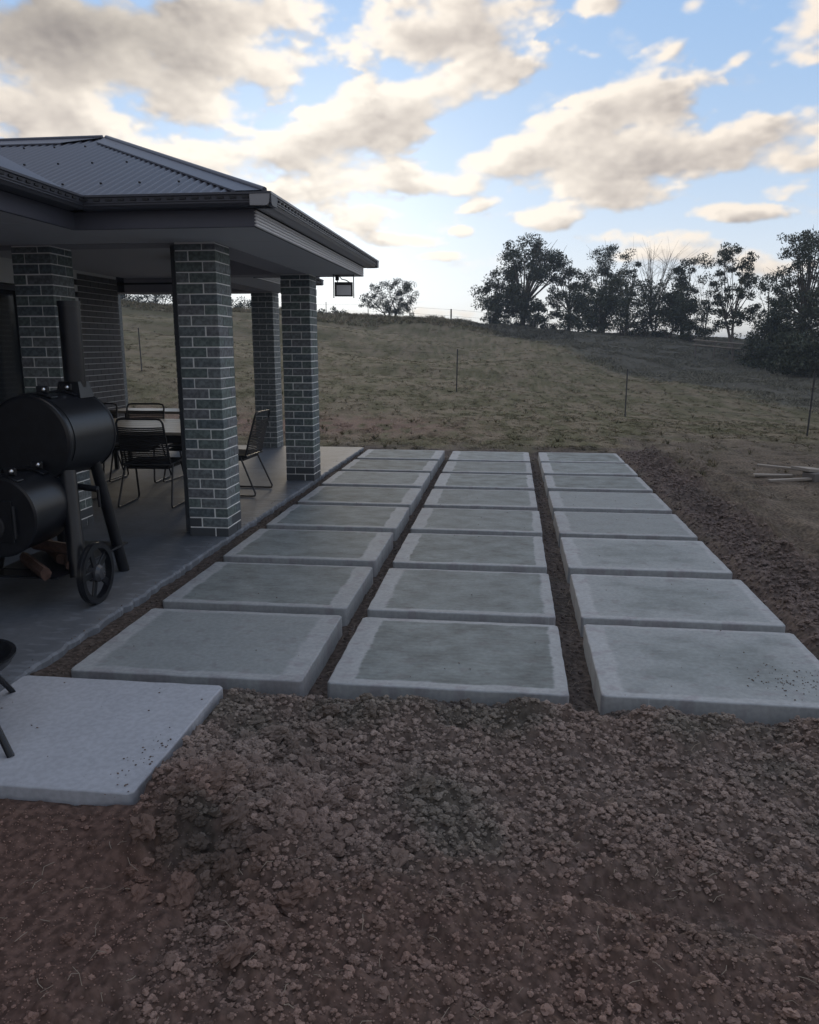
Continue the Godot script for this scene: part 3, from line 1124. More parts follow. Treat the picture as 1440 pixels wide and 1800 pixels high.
# ---------------------------------------------------------------- furniture and things
func build_smoker() -> void:
	var t := thing("barrel_smoker", "black steel offset barrel smoker with chimney and spoked wheels on the patio", "smoker", Vector3(-3.04, 0.008, 0))
	var turn := Basis(Vector3.RIGHT, -PI / 2)            # lathe axis along -z
	# main barrel with end plates, seam ring and lid
	var m := Mb.new()
	m.lathe([Vector2(0, 0), Vector2(0.265, 0.0), Vector2(0.283, 0.006), Vector2(0.288, 0.014), Vector2(0.288, 0.02), Vector2(0.279, 0.024), Vector2(0.279, 0.596), Vector2(0.286, 0.6), Vector2(0.286, 0.61), Vector2(0, 0.62)], Transform3D(turn, Vector3(0, 1.045, -4.74)), 56)
	var barrel := part("barrel", m, M.black_steel, t)
	m = Mb.new()
	for i in 26:                                         # the lid: a thin curved plate over the upper right of the barrel
		var a := lerpf(-0.5, 1.75, i / 25.0)
		var a2 := lerpf(-0.5, 1.75, (i + 1) / 25.0)
		if i == 25:
			continue
		var n1 := Vector3(cos(a), sin(a), 0)
		var n2 := Vector3(cos(a2), sin(a2), 0)
		var o := Vector3(0, 1.045, 0)
		m.quad_n(o + n1 * 0.2835 + Vector3(0, 0, -4.81), o + n2 * 0.2835 + Vector3(0, 0, -4.81), o + n2 * 0.2835 + Vector3(0, 0, -5.31), o + n1 * 0.2835 + Vector3(0, 0, -5.31), n1, n2, n2, n1)
		for z in [-4.81, -5.31]:
			m.face([o + n1 * 0.2835 + Vector3(0, 0, z), o + n2 * 0.2835 + Vector3(0, 0, z), o + n2 * 0.277 + Vector3(0, 0, z), o + n1 * 0.277 + Vector3(0, 0, z)], Vector3(0, 0, 1))
	part("lid", m, M.black_steel, barrel)
	for z in [-4.88, -5.16]:                             # hinge straps with bright dome nuts
		m = Mb.new()
		var pts := []
		for i in 9:
			var a := lerpf(1.15, 2.1, i / 8.0)
			pts.append(Vector3(cos(a), sin(a), 0) * 0.292 + Vector3(0, 1.045, z))
		for i in 8:
			m.box((pts[i] + pts[i + 1]) * 0.5, Vector3(0.045, 0.014, 0.075), 0.003, Basis(Vector3.BACK, lerpf(1.15, 2.1, (i + 0.5) / 8.0) - PI / 2))
		m.box(Vector3(0.045, 1.36, z), Vector3(0.09, 0.05, 0.02), 0.008)
		var strap := part("hinge", m, M.black_steel, t)
		m = Mb.new()
		m.lathe([Vector2(0.0, 0.02), Vector2(0.009, 0.017), Vector2(0.014, 0.008), Vector2(0.015, 0.0)], Transform3D(Basis(Vector3.RIGHT, PI / 2), Vector3(0.06, 1.362, z + 0.01)), 14)
		part("bolt", m, M.silver, strap)
	# chimney on a flared box
	m = Mb.new()
	m.tube([Vector3(0.07, 1.36, -5.24), Vector3(0.07, 1.93, -5.24)], 0.071, 28)
	var ch := part("chimney", m, M.black_steel, t)
	m = Mb.new()
	for k in 4:
		var a := k * PI / 2 + PI / 4
		var b := a + PI / 2
		m.face([Vector3(0.06 + cos(a) * 0.13, 1.29, -5.24 + sin(a) * 0.13), Vector3(0.06 + cos(b) * 0.13, 1.29, -5.24 + sin(b) * 0.13), Vector3(0.06 + cos(b) * 0.1, 1.4, -5.24 + sin(b) * 0.1), Vector3(0.06 + cos(a) * 0.1, 1.4, -5.24 + sin(a) * 0.1)], Vector3(cos(a + PI / 4), 0.3, sin(a + PI / 4)))
	m.face([Vector3(0.16, 1.4, -5.24), Vector3(0.06, 1.4, -5.14), Vector3(-0.04, 1.4, -5.24), Vector3(0.06, 1.4, -5.34)], Vector3.UP)
	part("flue_box", m, M.black_steel, ch)
	m = Mb.new()
	m.tube([Vector3(0.07, 1.9, -5.24), Vector3(0.07, 1.935, -5.24)], 0.075, 28)
	part("rim", m, M.black_steel, ch)
	# firebox
	m = Mb.new()
	m.lathe([Vector2(0, 0), Vector2(0.236, 0.0), Vector2(0.25, 0.006), Vector2(0.25, 0.02), Vector2(0.241, 0.024), Vector2(0.241, 0.4), Vector2(0, 0.4)], Transform3D(turn, Vector3(0.0, 0.625, -4.36)), 48)
	var fb := part("firebox", m, M.black_steel, t)
	m = Mb.new()
	m.box(Vector3(-0.03, 0.6, -4.352), Vector3(0.26, 0.26, 0.012), 0.004)
	part("door", m, M.black_steel, fb)
	m = Mb.new()
	m.lathe([Vector2(0, 0.012), Vector2(0.07, 0.012), Vector2(0.078, 0.006), Vector2(0.078, 0.0)], Transform3D(Basis(Vector3.RIGHT, PI / 2), Vector3(-0.03, 0.57, -4.346)), 24)
	part("air_vent", m, M.slot, fb)
	m = Mb.new()
	m.box(Vector3(0.118, 0.6, -4.34), Vector3(0.012, 0.2, 0.02), 0.004)
	part("handle", m, M.slot, fb)
	for z in [-4.42, -4.7]:
		m = Mb.new()
		for i in 6:
			var a := lerpf(1.05, 1.75, (i + 0.5) / 6.0)
			m.box(Vector3(cos(a), sin(a), 0) * 0.25 + Vector3(0, 0.625, z), Vector3(0.04, 0.014, 0.07), 0.003, Basis(Vector3.BACK, a - PI / 2))
		m.box(Vector3(0.07, 0.895, z), Vector3(0.08, 0.05, 0.02), 0.008)
		var strap := part("hinge", m, M.black_steel, fb)
		m = Mb.new()
		m.lathe([Vector2(0.0, 0.02), Vector2(0.009, 0.017), Vector2(0.014, 0.008), Vector2(0.015, 0.0)], Transform3D(Basis(Vector3.RIGHT, PI / 2), Vector3(0.085, 0.9, z + 0.01)), 14)
		var bolt := part("bolt", m, M.silver, t)
		bolt.set_meta("label", "bright dome nut on the firebox hinge")
	# legs: two near the wheels, two at the chimney end
	for s in [[0.15, -5.27, 0.23, -5.42, "leg"], [-0.15, -5.27, -0.23, -5.42, "leg"], [0.2, -4.82, 0.3, -4.68, "leg"], [-0.2, -4.82, -0.3, -4.68, "leg"]]:
		m = Mb.new()
		m.tube([Vector3(s[0], 0.84, s[1]), Vector3(s[2], 0.0 if s[1] < -5.0 else 0.17, s[3])], 0.04 if s[1] < -5.0 else 0.055, 20)
		part(s[4], m, M.black_steel, t)
	m = Mb.new()
	m.tube([Vector3(-0.46, 0.2, -4.68), Vector3(0.46, 0.2, -4.68)], 0.012, 12)
	part("axle", m, M.black_steel, t)
	for x in [0.42, -0.42]:
		m = Mb.new()
		var ring := []
		for i in 41:
			var a := TAU * i / 40.0
			ring.append(Vector3(x, 0.2 + cos(a) * 0.188, -4.68 + sin(a) * 0.188))
		m.tube(ring, 0.013, 8, false)
		for r in [0.199, 0.164]:
			for i in 40:
				var a := TAU * i / 40.0
				var a2 := TAU * (i + 1) / 40.0
				var n1 := Vector3(0, cos(a), sin(a))
				var n2 := Vector3(0, cos(a2), sin(a2))
				var c := Vector3(x, 0.2, -4.68)
				var sg := 1.0 if r > 0.19 else -1.0
				m.quad_n(c + n1 * r + Vector3(0.022, 0, 0), c + n2 * r + Vector3(0.022, 0, 0), c + n2 * r - Vector3(0.022, 0, 0), c + n1 * r - Vector3(0.022, 0, 0), n1 * sg, n2 * sg, n2 * sg, n1 * sg)
				for e in [0.022, -0.022]:
					if r > 0.19:
						m.face([c + n1 * 0.199 + Vector3(e, 0, 0), c + n2 * 0.199 + Vector3(e, 0, 0), c + n2 * 0.164 + Vector3(e, 0, 0), c + n1 * 0.164 + Vector3(e, 0, 0)], Vector3(e, 0, 0))
		var wheel := part("wheel", m, M.black_steel, t)
		for i in 5:
			m = Mb.new()
			var a := TAU * i / 5.0 + 0.3
			var dir := Vector3(0, cos(a), sin(a))
			m.box(Vector3(x, 0.2, -4.68) + dir * 0.105, Vector3(0.014, 0.045, 0.14), 0.003, Basis(Vector3(1, 0, 0), dir.cross(Vector3(1, 0, 0)), dir))
			part("spoke", m, M.black_steel, wheel)
		m = Mb.new()
		m.lathe([Vector2(0, 0.05), Vector2(0.04, 0.045), Vector2(0.058, 0.025), Vector2(0.058, -0.03), Vector2(0, -0.03)], Transform3D(Basis(Vector3.BACK, -PI / 2), Vector3(x, 0.2, -4.68)), 20)
		part("hub", m, M.black_gloss, wheel)
	# rack below
	m = Mb.new()
	m.box(Vector3(0, 0.2, -5.0), Vector3(0.5, 0.014, 0.95), 0.004)
	part("shelf", m, M.black_steel, t)
	m = Mb.new()
	m.tube([Vector3(0.3, 0.98, -4.86), Vector3(0.36, 0.98, -4.86), Vector3(0.36, 0.98, -5.46), Vector3(0.3, 0.98, -5.46)], 0.011, 8)
	m = Mb.new()
	m.tube([Vector3(0.16, 0.72, -4.95), Vector3(0.33, 0.7, -4.95)], 0.022, 12)
	m.tube([Vector3(0.33, 0.70, -4.95), Vector3(0.335, 0.58, -4.95)], 0.01, 10)
	part("drain_pipe", m, M.black_steel, t)
	# split firewood on the rack
	for w in [[-3.0, 0.262, -4.62, 0.045, 0.5, 0.1, "split red brown firewood log lying on the smoker's rack, nearest the front"], [-2.9, 0.262, -4.86, 0.045, 0.46, -0.1, "thin split firewood log on the smoker's rack under the barrel's right side"],
			[-3.06, 0.265, -4.96, 0.05, 0.48, 0.03, "thick firewood log in the middle of the smoker's rack"], [-2.95, 0.335, -4.8, 0.042, 0.45, 0.5, "short firewood log resting crosswise on top of the other logs"]]:
		var lm := Mb.new()
		var prof := []
		var sides := 7
		var rr := []
		for k in sides:
			rr.append(w[3] * rng.randf_range(0.75, 1.1))
		for k in sides:
			var a := TAU * k / sides
			var a2 := TAU * (k + 1) / sides
			var p := Vector3(cos(a) * rr[k], sin(a) * rr[k], 0)
			var q := Vector3(cos(a2) * rr[(k + 1) % sides], sin(a2) * rr[(k + 1) % sides], 0)
			var o := Vector3(0, 0, w[4] * 0.5)
			lm.face([p - o, q - o, q + o, p + o], p + q)
			lm.face([Vector3.ZERO + o, p + o, q + o], o)
			lm.face([Vector3.ZERO - o, p - o, q - o], -o)
		var log := part("firewood_log", lm, M.firewood, self, Vector3(w[0], w[1], w[2]), Basis(Vector3.UP, w[5] + PI / 2 * 0.45))
		tag(log, w[6], "firewood", "firewood on the smoker's rack")


func build_furniture() -> void:
	# table
	var t := thing("outdoor_table", "wide outdoor dining table with pale timber top and black legs under the roof", "table", Vector3(-4.33, 0.008, -8.63))
	var m: Mb
	for k in 7:
		m = Mb.new()
		m.box(Vector3(0, 0.742, -0.64 + 0.2135 * k), Vector3(2.16, 0.032, 0.205), 0.004)
		part("plank", m, M["table_wood_%d" % (k % 2)], t)
	m = Mb.new()
	for s in [-1.0, 1.0]:
		m.box(Vector3(0, 0.68, s * 0.66), Vector3(1.98, 0.09, 0.04), 0.004)
		m.box(Vector3(s * 1.0, 0.68, 0), Vector3(0.04, 0.09, 1.28), 0.004)
	part("apron", m, M.black_frame, t)
	for sx in [-1.0, 1.0]:
		for sz in [-1.0, 1.0]:
			m = Mb.new()
			m.box(Vector3(sx * 1.02, 0.36, sz * 0.69), Vector3(0.075, 0.72, 0.075), 0.005)
			part("leg", m, M.black_frame, t)
	# chairs: a bent steel frame strung with cord
	var c := thing("cord_chair", "", "chair", Vector3.ZERO, 0.0, "black cord dining chairs round the table")
	var w := 0.25
	m = Mb.new()
	var back := Vector3(0, 0, 0)
	var top := 0.92
	var a := 0.045
	# back hoop: up from the seat's rear, across the top, down (chair faces -z)
	m.tube([Vector3(-w, 0.44, 0.16), Vector3(-w + 0.005, 0.6, 0.2), Vector3(-w + 0.012, top - a, 0.28), Vector3(-w + 0.03, top - 0.01, 0.287), Vector3(-w + 0.07, top, 0.29), Vector3(w - 0.07, top, 0.29), Vector3(w - 0.03, top - 0.01, 0.287), Vector3(w - 0.012, top - a, 0.28), Vector3(w - 0.005, 0.6, 0.2), Vector3(w, 0.44, 0.16)], 0.0115, 8)
	part("back_frame", m, M.black_frame, c)
	m = Mb.new()
	for k in 20:
		var y := 0.48 + k * 0.0185
		var f := (y - 0.44) / 0.44
		var z := lerpf(0.168, 0.277, f) + 0.012
		m.tube([Vector3(-w + 0.012, y, z - 0.01), Vector3(-w * 0.5, y - 0.004, z + 0.012), Vector3(0, y - 0.006, z + 0.018), Vector3(w * 0.5, y - 0.004, z + 0.012), Vector3(w - 0.012, y, z - 0.01)], 0.0078, 5, false)
	part("woven_back", m, M.cord, c)
	m = Mb.new()
	m.tube([Vector3(-w, 0.44, 0.17), Vector3(-w, 0.45, -0.22), Vector3(-w + 0.04, 0.45, -0.26), Vector3(w - 0.04, 0.45, -0.26), Vector3(w, 0.45, -0.22), Vector3(w, 0.44, 0.17), Vector3(-w, 0.44, 0.17)], 0.0115, 8)
	part("seat_frame", m, M.black_frame, c)
	m = Mb.new()
	for k in 30:
		var z := -0.24 + k * 0.0138
		m.tube([Vector3(-w, 0.453, z), Vector3(-w * 0.5, 0.44, z), Vector3(w * 0.5, 0.44, z), Vector3(w, 0.453, z)], 0.0062, 5, false)
	m.box(Vector3(0, 0.405, -0.05), Vector3(0.44, 0.03, 0.36), 0.008)
	part("woven_seat", m, M.cord, c)
	for s in [-1.0, 1.0]:
		m = Mb.new()
		m.tube([Vector3(s * w, 0.44, 0.1), Vector3(s * (w + 0.03), 0.04, 0.27), Vector3(s * (w + 0.032), 0.015, 0.262), Vector3(s * (w + 0.032), 0.012, 0.23), Vector3(s * (w + 0.032), 0.012, -0.23), Vector3(s * (w + 0.032), 0.02, -0.262), Vector3(s * (w + 0.028), 0.05, -0.265), Vector3(s * w, 0.44, -0.15)], 0.0105, 8)
		part("sled_leg", m, M.black_frame, c)
	var places := [[-3.68, -7.88, 0.06, "black cord chair with its back to the camera, tucked under the table's near side"],
		[-4.52, -9.33, PI + 0.05, "black cord chair at the far side of the table, back rest above the top"],
		[-3.83, -9.36, PI - 0.08, "black cord chair at the far side of the table, mostly behind the pillar"],
		[-5.15, -9.33, PI, "black cord chair at the far left corner of the table beyond the smoker"],
		[-3.0, -8.66, PI / 2 - 0.04, "black cord chair seen from its side, between the near and far right pillars"],
		[-4.72, -7.9, -0.1, "black cord chair at the table's near side, half hidden behind the smoker"]]
	for i in places.size():
		var q: Array = places[i]
		var o: Node3D = c if i == 0 else copy(c, q[3])
		o.set_meta("label", q[3])
		o.position = Vector3(q[0], 0.009, q[1])
		o.rotation.y = q[2]
	var bench := thing("serving_bench", "pale topped bench standing behind the dining table", "bench", Vector3(-4.7, 0.008, -10.35))
	m = Mb.new()
	m.box(Vector3(0, 0.77, 0), Vector3(1.2, 0.035, 0.5), 0.004)
	part("top", m, M.table_wood_1, bench)
	for sx in [-0.55, 0.55]:
		for sz in [-0.2, 0.2]:
			m = Mb.new()
			m.box(Vector3(sx, 0.376, sz), Vector3(0.05, 0.75, 0.05), 0.004)
			part("leg", m, M.black_frame, bench)
	# floodlight under the far corner of the eaves
	var l := thing("floodlight", "small floodlight hanging on a bracket under the far end of the eaves", "floodlight", Vector3(-1.97, 2.465, -9.62), 0.2)
	m = Mb.new()
	m.box(Vector3(0, -0.14, 0), Vector3(0.232, 0.255, 0.035), 0.006)
	m = Mb.new()
	for s in [-1.0, 1.0]:
		m.box(Vector3(s * 0.118, -0.13, 0), Vector3(0.012, 0.27, 0.028), 0.002)
	m.box(Vector3(0, -0.005, 0), Vector3(0.248, 0.01, 0.03), 0.002)
	part("bracket", m, M.black_frame, l)
	m = Mb.new()
	m.box(Vector3(0, -0.165, 0.0), Vector3(0.215, 0.165, 0.03), 0.005)
	for k in 6:
		m.box(Vector3(-0.085 + 0.034 * k, -0.165, -0.022), Vector3(0.006, 0.14, 0.022))
	part("housing", m, M.black_frame, l)
	m = Mb.new()
	m.box(Vector3(0, -0.175, 0.016), Vector3(0.17, 0.115, 0.006), 0.002)
	part("lamp_face", m, M.lamp_face, l)
	m = Mb.new()
	m.tube([Vector3(-0.07, -0.08, -0.01), Vector3(-0.09, -0.04, 0.01), Vector3(-0.05, -0.02, 0.02), Vector3(-0.02, -0.05, 0.0), Vector3(0.03, -0.06, 0.0), Vector3(0.07, -0.085, 0.0)], 0.006, 6)
	m.box(Vector3(-0.075, -0.035, 0.0), Vector3(0.045, 0.06, 0.03), 0.006)
	part("cable", m, M.black_frame, l)
	# fire bowl stand cut by the left edge
	var fbn := thing("fire_bowl", "black steel fire bowl on splayed flat legs at the left edge, on the pale slab", "fire bowl", Vector3(-2.3, 0.03, -2.9), 0.0)
	m = Mb.new()
	m.lathe([Vector2(0.0, 0.22), Vector2(0.1, 0.225), Vector2(0.18, 0.25), Vector2(0.225, 0.29), Vector2(0.236, 0.32), Vector2(0.245, 0.322), Vector2(0.245, 0.33), Vector2(0.228, 0.33), Vector2(0.21, 0.3), Vector2(0.17, 0.265), Vector2(0.0, 0.24)], Transform3D(), 40)
	part("bowl", m, M.black_steel, fbn)
	for k in 3:
		var an := 0.48 - TAU * k / 3.0
		var dir := Vector3(cos(an), 0, sin(an))
		m = Mb.new()
		m.tube([dir * 0.17 + Vector3(0, 0.26, 0), dir * 0.395], 0.016, 4)
		part("leg", m, M.black_steel, fbn)
	# timber offcuts thrown down on the grass at the right
	var y := soil(4.0, -11.0)
	for q in [[3.9, -11.62, 0.5, 0.028, 0.09, 0.25, 0.02, "pale batten lying apart at the left of the timber heap"], [4.12, -11.25, 0.85, 0.03, 0.07, 0.05, 0.03, "long pale batten along the front of the timber heap"],
			[4.12, -11.85, 0.75, 0.03, 0.07, -0.42, 0.09, "pale batten leaning out of the back of the timber heap"], [4.42, -11.4, 0.42, 0.13, 0.2, 0.5, 0.05, "short thick grey timber block in the timber heap"],
			[4.6, -11.2, 0.45, 0.06, 0.2, -0.3, 0.035, "weathered brown board end at the right of the timber heap"], [4.32, -11.5, 0.36, 0.04, 0.3, 0.15, 0.125, "broad pale board lying on top of the timber heap"], [4.7, -11.75, 0.8, 0.035, 0.09, 0.2, 0.06, "pale batten at the far right of the timber heap"]]:
		m = Mb.new()
		m.box(Vector3.ZERO, Vector3(q[2], q[3], q[4]), 0.003)
		var o := part("timber_offcut", m, M.pale_timber if q[7].begins_with("pale") or q[7].begins_with("long") or q[7].begins_with("broad") else M.grey_timber, self, Vector3(q[0] - 0.3, y + q[6], q[1] + 0.4), Basis(Vector3.UP, q[5] + rng.randf_range(-0.75, 0.75)) * Basis(Vector3.BACK, rng.randf_range(-0.12, 0.12)))
		tag(o, q[7], "timber offcut", "timber offcuts on the grass")


func build_fences() -> void:
	var f := thing("wire_fence", "thin wire fence on dark steel pickets across the paddock", "fence")
	var spots := [Vector2(-24.0, -21.0), Vector2(-18.0, -22.2), Vector2(-10.8, -22.8), Vector2(-1.54, -24.0), Vector2(3.12, -22.0), Vector2(6.0, -16.9), Vector2(9.0, -11.7)]
	var picket := Mb.new()
	picket.box(Vector3(0, 0.45, 0), Vector3(0.034, 1.6, 0.007), 0.001)
	picket.box(Vector3(0, 0.45, 0.014), Vector3(0.007, 1.6, 0.022), 0.001)
	var pm := picket.mesh()
	for s in spots:
		part("picket", pm, M.picket, f, Vector3(s.x, lie(s.x, s.y), s.y), Basis(Vector3.UP, rng.randf() * 3.0) * Basis(Vector3.BACK, rng.randf_range(-0.03, 0.03)))
	for h in [0.35, 0.7, 1.1]:
		var m := Mb.new()
		for i in spots.size() - 1:
			var a := Vector3(spots[i].x, lie(spots[i].x, spots[i].y) + h, spots[i].y)
			var b := Vector3(spots[i + 1].x, lie(spots[i + 1].x, spots[i + 1].y) + h, spots[i + 1].y)
			m.tube([a, (a + b) * 0.5 - Vector3(0, 0.03, 0), b], 0.0016, 4, false)
		part("wire", m, M.picket, f)
	# boundary fence along the crest
	f = thing("boundary_fence", "old timber and wire boundary fence along the grassy crest", "fence")
	var wires := [[], []]
	for i in 15:
		var l := -34.0 + i * 3.4
		var d := 67.5 + 0.6 * sin(i * 2.2)
		var p := Vector3(l * 0.99251 - d * 0.12213, 0, -l * 0.12213 - d * 0.99251)
		p.y = lie(p.x, p.z)
		var m := Mb.new()
		var big := i == 11
		m.tube([Vector3(0, -0.2, 0), Vector3(rng.randf_range(-0.05, 0.05), (1.05 if big else rng.randf_range(0.95, 1.25)), 0)], 0.07 if big else 0.03, 6)
		part("post", m, M.old_wood, f, p)
		for k in 2:
			wires[k].append(p + Vector3(0, 0.5 + 0.5 * k, 0))
	for k in 2:
		var m := Mb.new()
		m.tube(wires[k], 0.006, 4, false)
		part("wire", m, M.picket, f)
	# pale rails under the trees at the right
	f = thing("rail_fence", "short pale two rail fence in the shade under the tall thin gum", "fence")
	for k in 4:
		var l := 17.6 + k * 1.15
		var d := 50.0
		var p := Vector3(l * 0.99251 - d * 0.12213, 0, -l * 0.12213 - d * 0.99251)
		var m := Mb.new()
		m.box(Vector3(0, 0.5, 0), Vector3(0.1, 1.3, 0.1), 0.01)
		part("post", m, M.grey_timber, f, Vector3(p.x, lie(p.x, p.z), p.z))
	for h in [0.75, 1.05]:
		var ends := []
		for l in [17.4, 21.3]:
			var p := Vector3(l * 0.99251 - 49.93 * 0.12213, 0, -l * 0.12213 - 49.93 * 0.99251)
			ends.append(Vector3(p.x, lie(p.x, p.z) + h, p.z))
		var m := Mb.new()
		m.tube(ends, 0.045, 6)
		part("rail", m, M.pale_timber, f)


# ---------------------------------------------------------------- trees
func spot(px: float, d: float) -> Vector3:           # a place on the land: bearing as a slope to the view axis, and depth
	var l := px * d
	var x := l * 0.99251 - d * 0.12213
	var z := -l * 0.12213 - d * 0.99251
	return Vector3(x, lie(x, z), z)


func leaves(m: Mb, centre: Vector3, r: Vector3, count: int, size: float, droop: float) -> void:
	for i in count:
		var q := Vector3(rng.randfn(), rng.randfn(), rng.randfn()).normalized() * pow(rng.randf(), 0.42)
		var p := centre + q * r
		var dir := Vector3(rng.randfn(), rng.randfn() - droop, rng.randfn()).normalized()
		var side := dir.cross(Vector3(rng.randfn(), rng.randfn(), rng.randfn())).normalized()
		var s := size * rng.randf_range(0.5, 1.2)
		var nn := (dir.cross(side) + q * 0.8).normalized()
		var tone := rng.randf_range(0.7, 1.25)
		m.col = Color(0.055 * tone, 0.066 * tone, 0.044 * tone)
		var a := p - dir * s * 0.5
		var b := p + dir * s * 0.5
		var k := side * s * 0.2
		m.put(a, nn); m.put(p + k, nn); m.put(b, nn)
		m.put(a, nn); m.put(b, nn); m.put(p - k, nn)
	m.col = Color.WHITE


func tree(called: String, label: String, at: Vector3, height: float, width: float, trunk_r: float, form: Dictionary) -> void:
	var t := thing(called, label, form.get("category", "tree"), at, 0.0, "gum trees and scrub along the paddock edge")
	var wood := Mb.new()
	var leaf := Mb.new()
	var lean: Vector3 = form.get("lean", Vector3.ZERO)
	var fork: float = form.get("fork", 0.35) * height
	var stems: int = form.get("stems", 1)
	var lobes: int = form.get("lobes", 24)
	var low: float = form.get("low", 0.35)
	var dens: int = form.get("leaf", 150)
	var size: float = form.get("size", 0.25)
	var lr: float = form.get("lobe_r", 0.16) * width
	for s in stems:
		var off := Vector3(rng.randf_range(-0.25, 0.25), 0, rng.randf_range(-0.25, 0.25)) * (width * 0.2 if stems > 1 else 0.0)
		var tip := Vector3(off.x * 3.0, fork, off.z * 3.0) + lean * fork
		wood.tube([Vector3(off.x * 0.4, -0.4, off.z * 0.4), Vector3(off.x, fork * 0.45, off.z) + lean * fork * 0.4 + Vector3(rng.randf_range(-0.1, 0.1), 0, 0), tip], [trunk_r * 1.25, trunk_r * 0.95, trunk_r * 0.75], 7)
		var mine := int(ceil(float(lobes) / stems))
		for k in mine:
			var f := (k + rng.randf()) / mine                     # height within the crown
			var y := lerpf(low, 0.96, f) * height
			var prof: float = form.get("shape").call(f)
			var an := rng.randf() * TAU + k * 2.4
			var rad := width * 0.5 * prof * sqrt(rng.randf_range(0.15, 1.0))
			var c := Vector3(cos(an) * rad, y, sin(an) * rad) + lean * y
			if stems > 1:
				c += off * 2.0 * f
			var mid := tip.lerp(c, 0.5) + Vector3(rng.randf_range(-0.15, 0.15), rng.randf_range(-0.1, 0.3), rng.randf_range(-0.15, 0.15)) * width * 0.12
			var br := trunk_r * rng.randf_range(0.28, 0.5)
			var base := tip if y > fork else Vector3(off.x, y * 0.8, off.z) + lean * y * 0.8
			if y <= fork:
				mid = base.lerp(c, 0.5)
			wood.tube([base, mid, c], [br, br * 0.6, br * 0.2], 5, false)
			for g in 3:                                           # twigs
				var e := c + Vector3(rng.randfn(), rng.randfn() * 0.7 + 0.2, rng.randfn()) * lr * 0.8
				wood.tube([mid.lerp(c, 0.6), e], [br * 0.25, br * 0.1], 4, false)
			if dens:
				var sub := 3
				for g in sub:
					var e := c + Vector3(rng.randfn(), rng.randfn() * 0.6, rng.randfn()) * lr * 0.55
					var rr := lr * rng.randf_range(0.4, 0.85)
					leaves(leaf, e, Vector3(rr, rr * 0.72, rr), int(dens * 1.45) / sub, size * 0.85, 0.7)
	part("trunk", wood, M[form.get("bark", "bark")], t)
	if dens:
		part("crown", leaf, M.leaf, t)


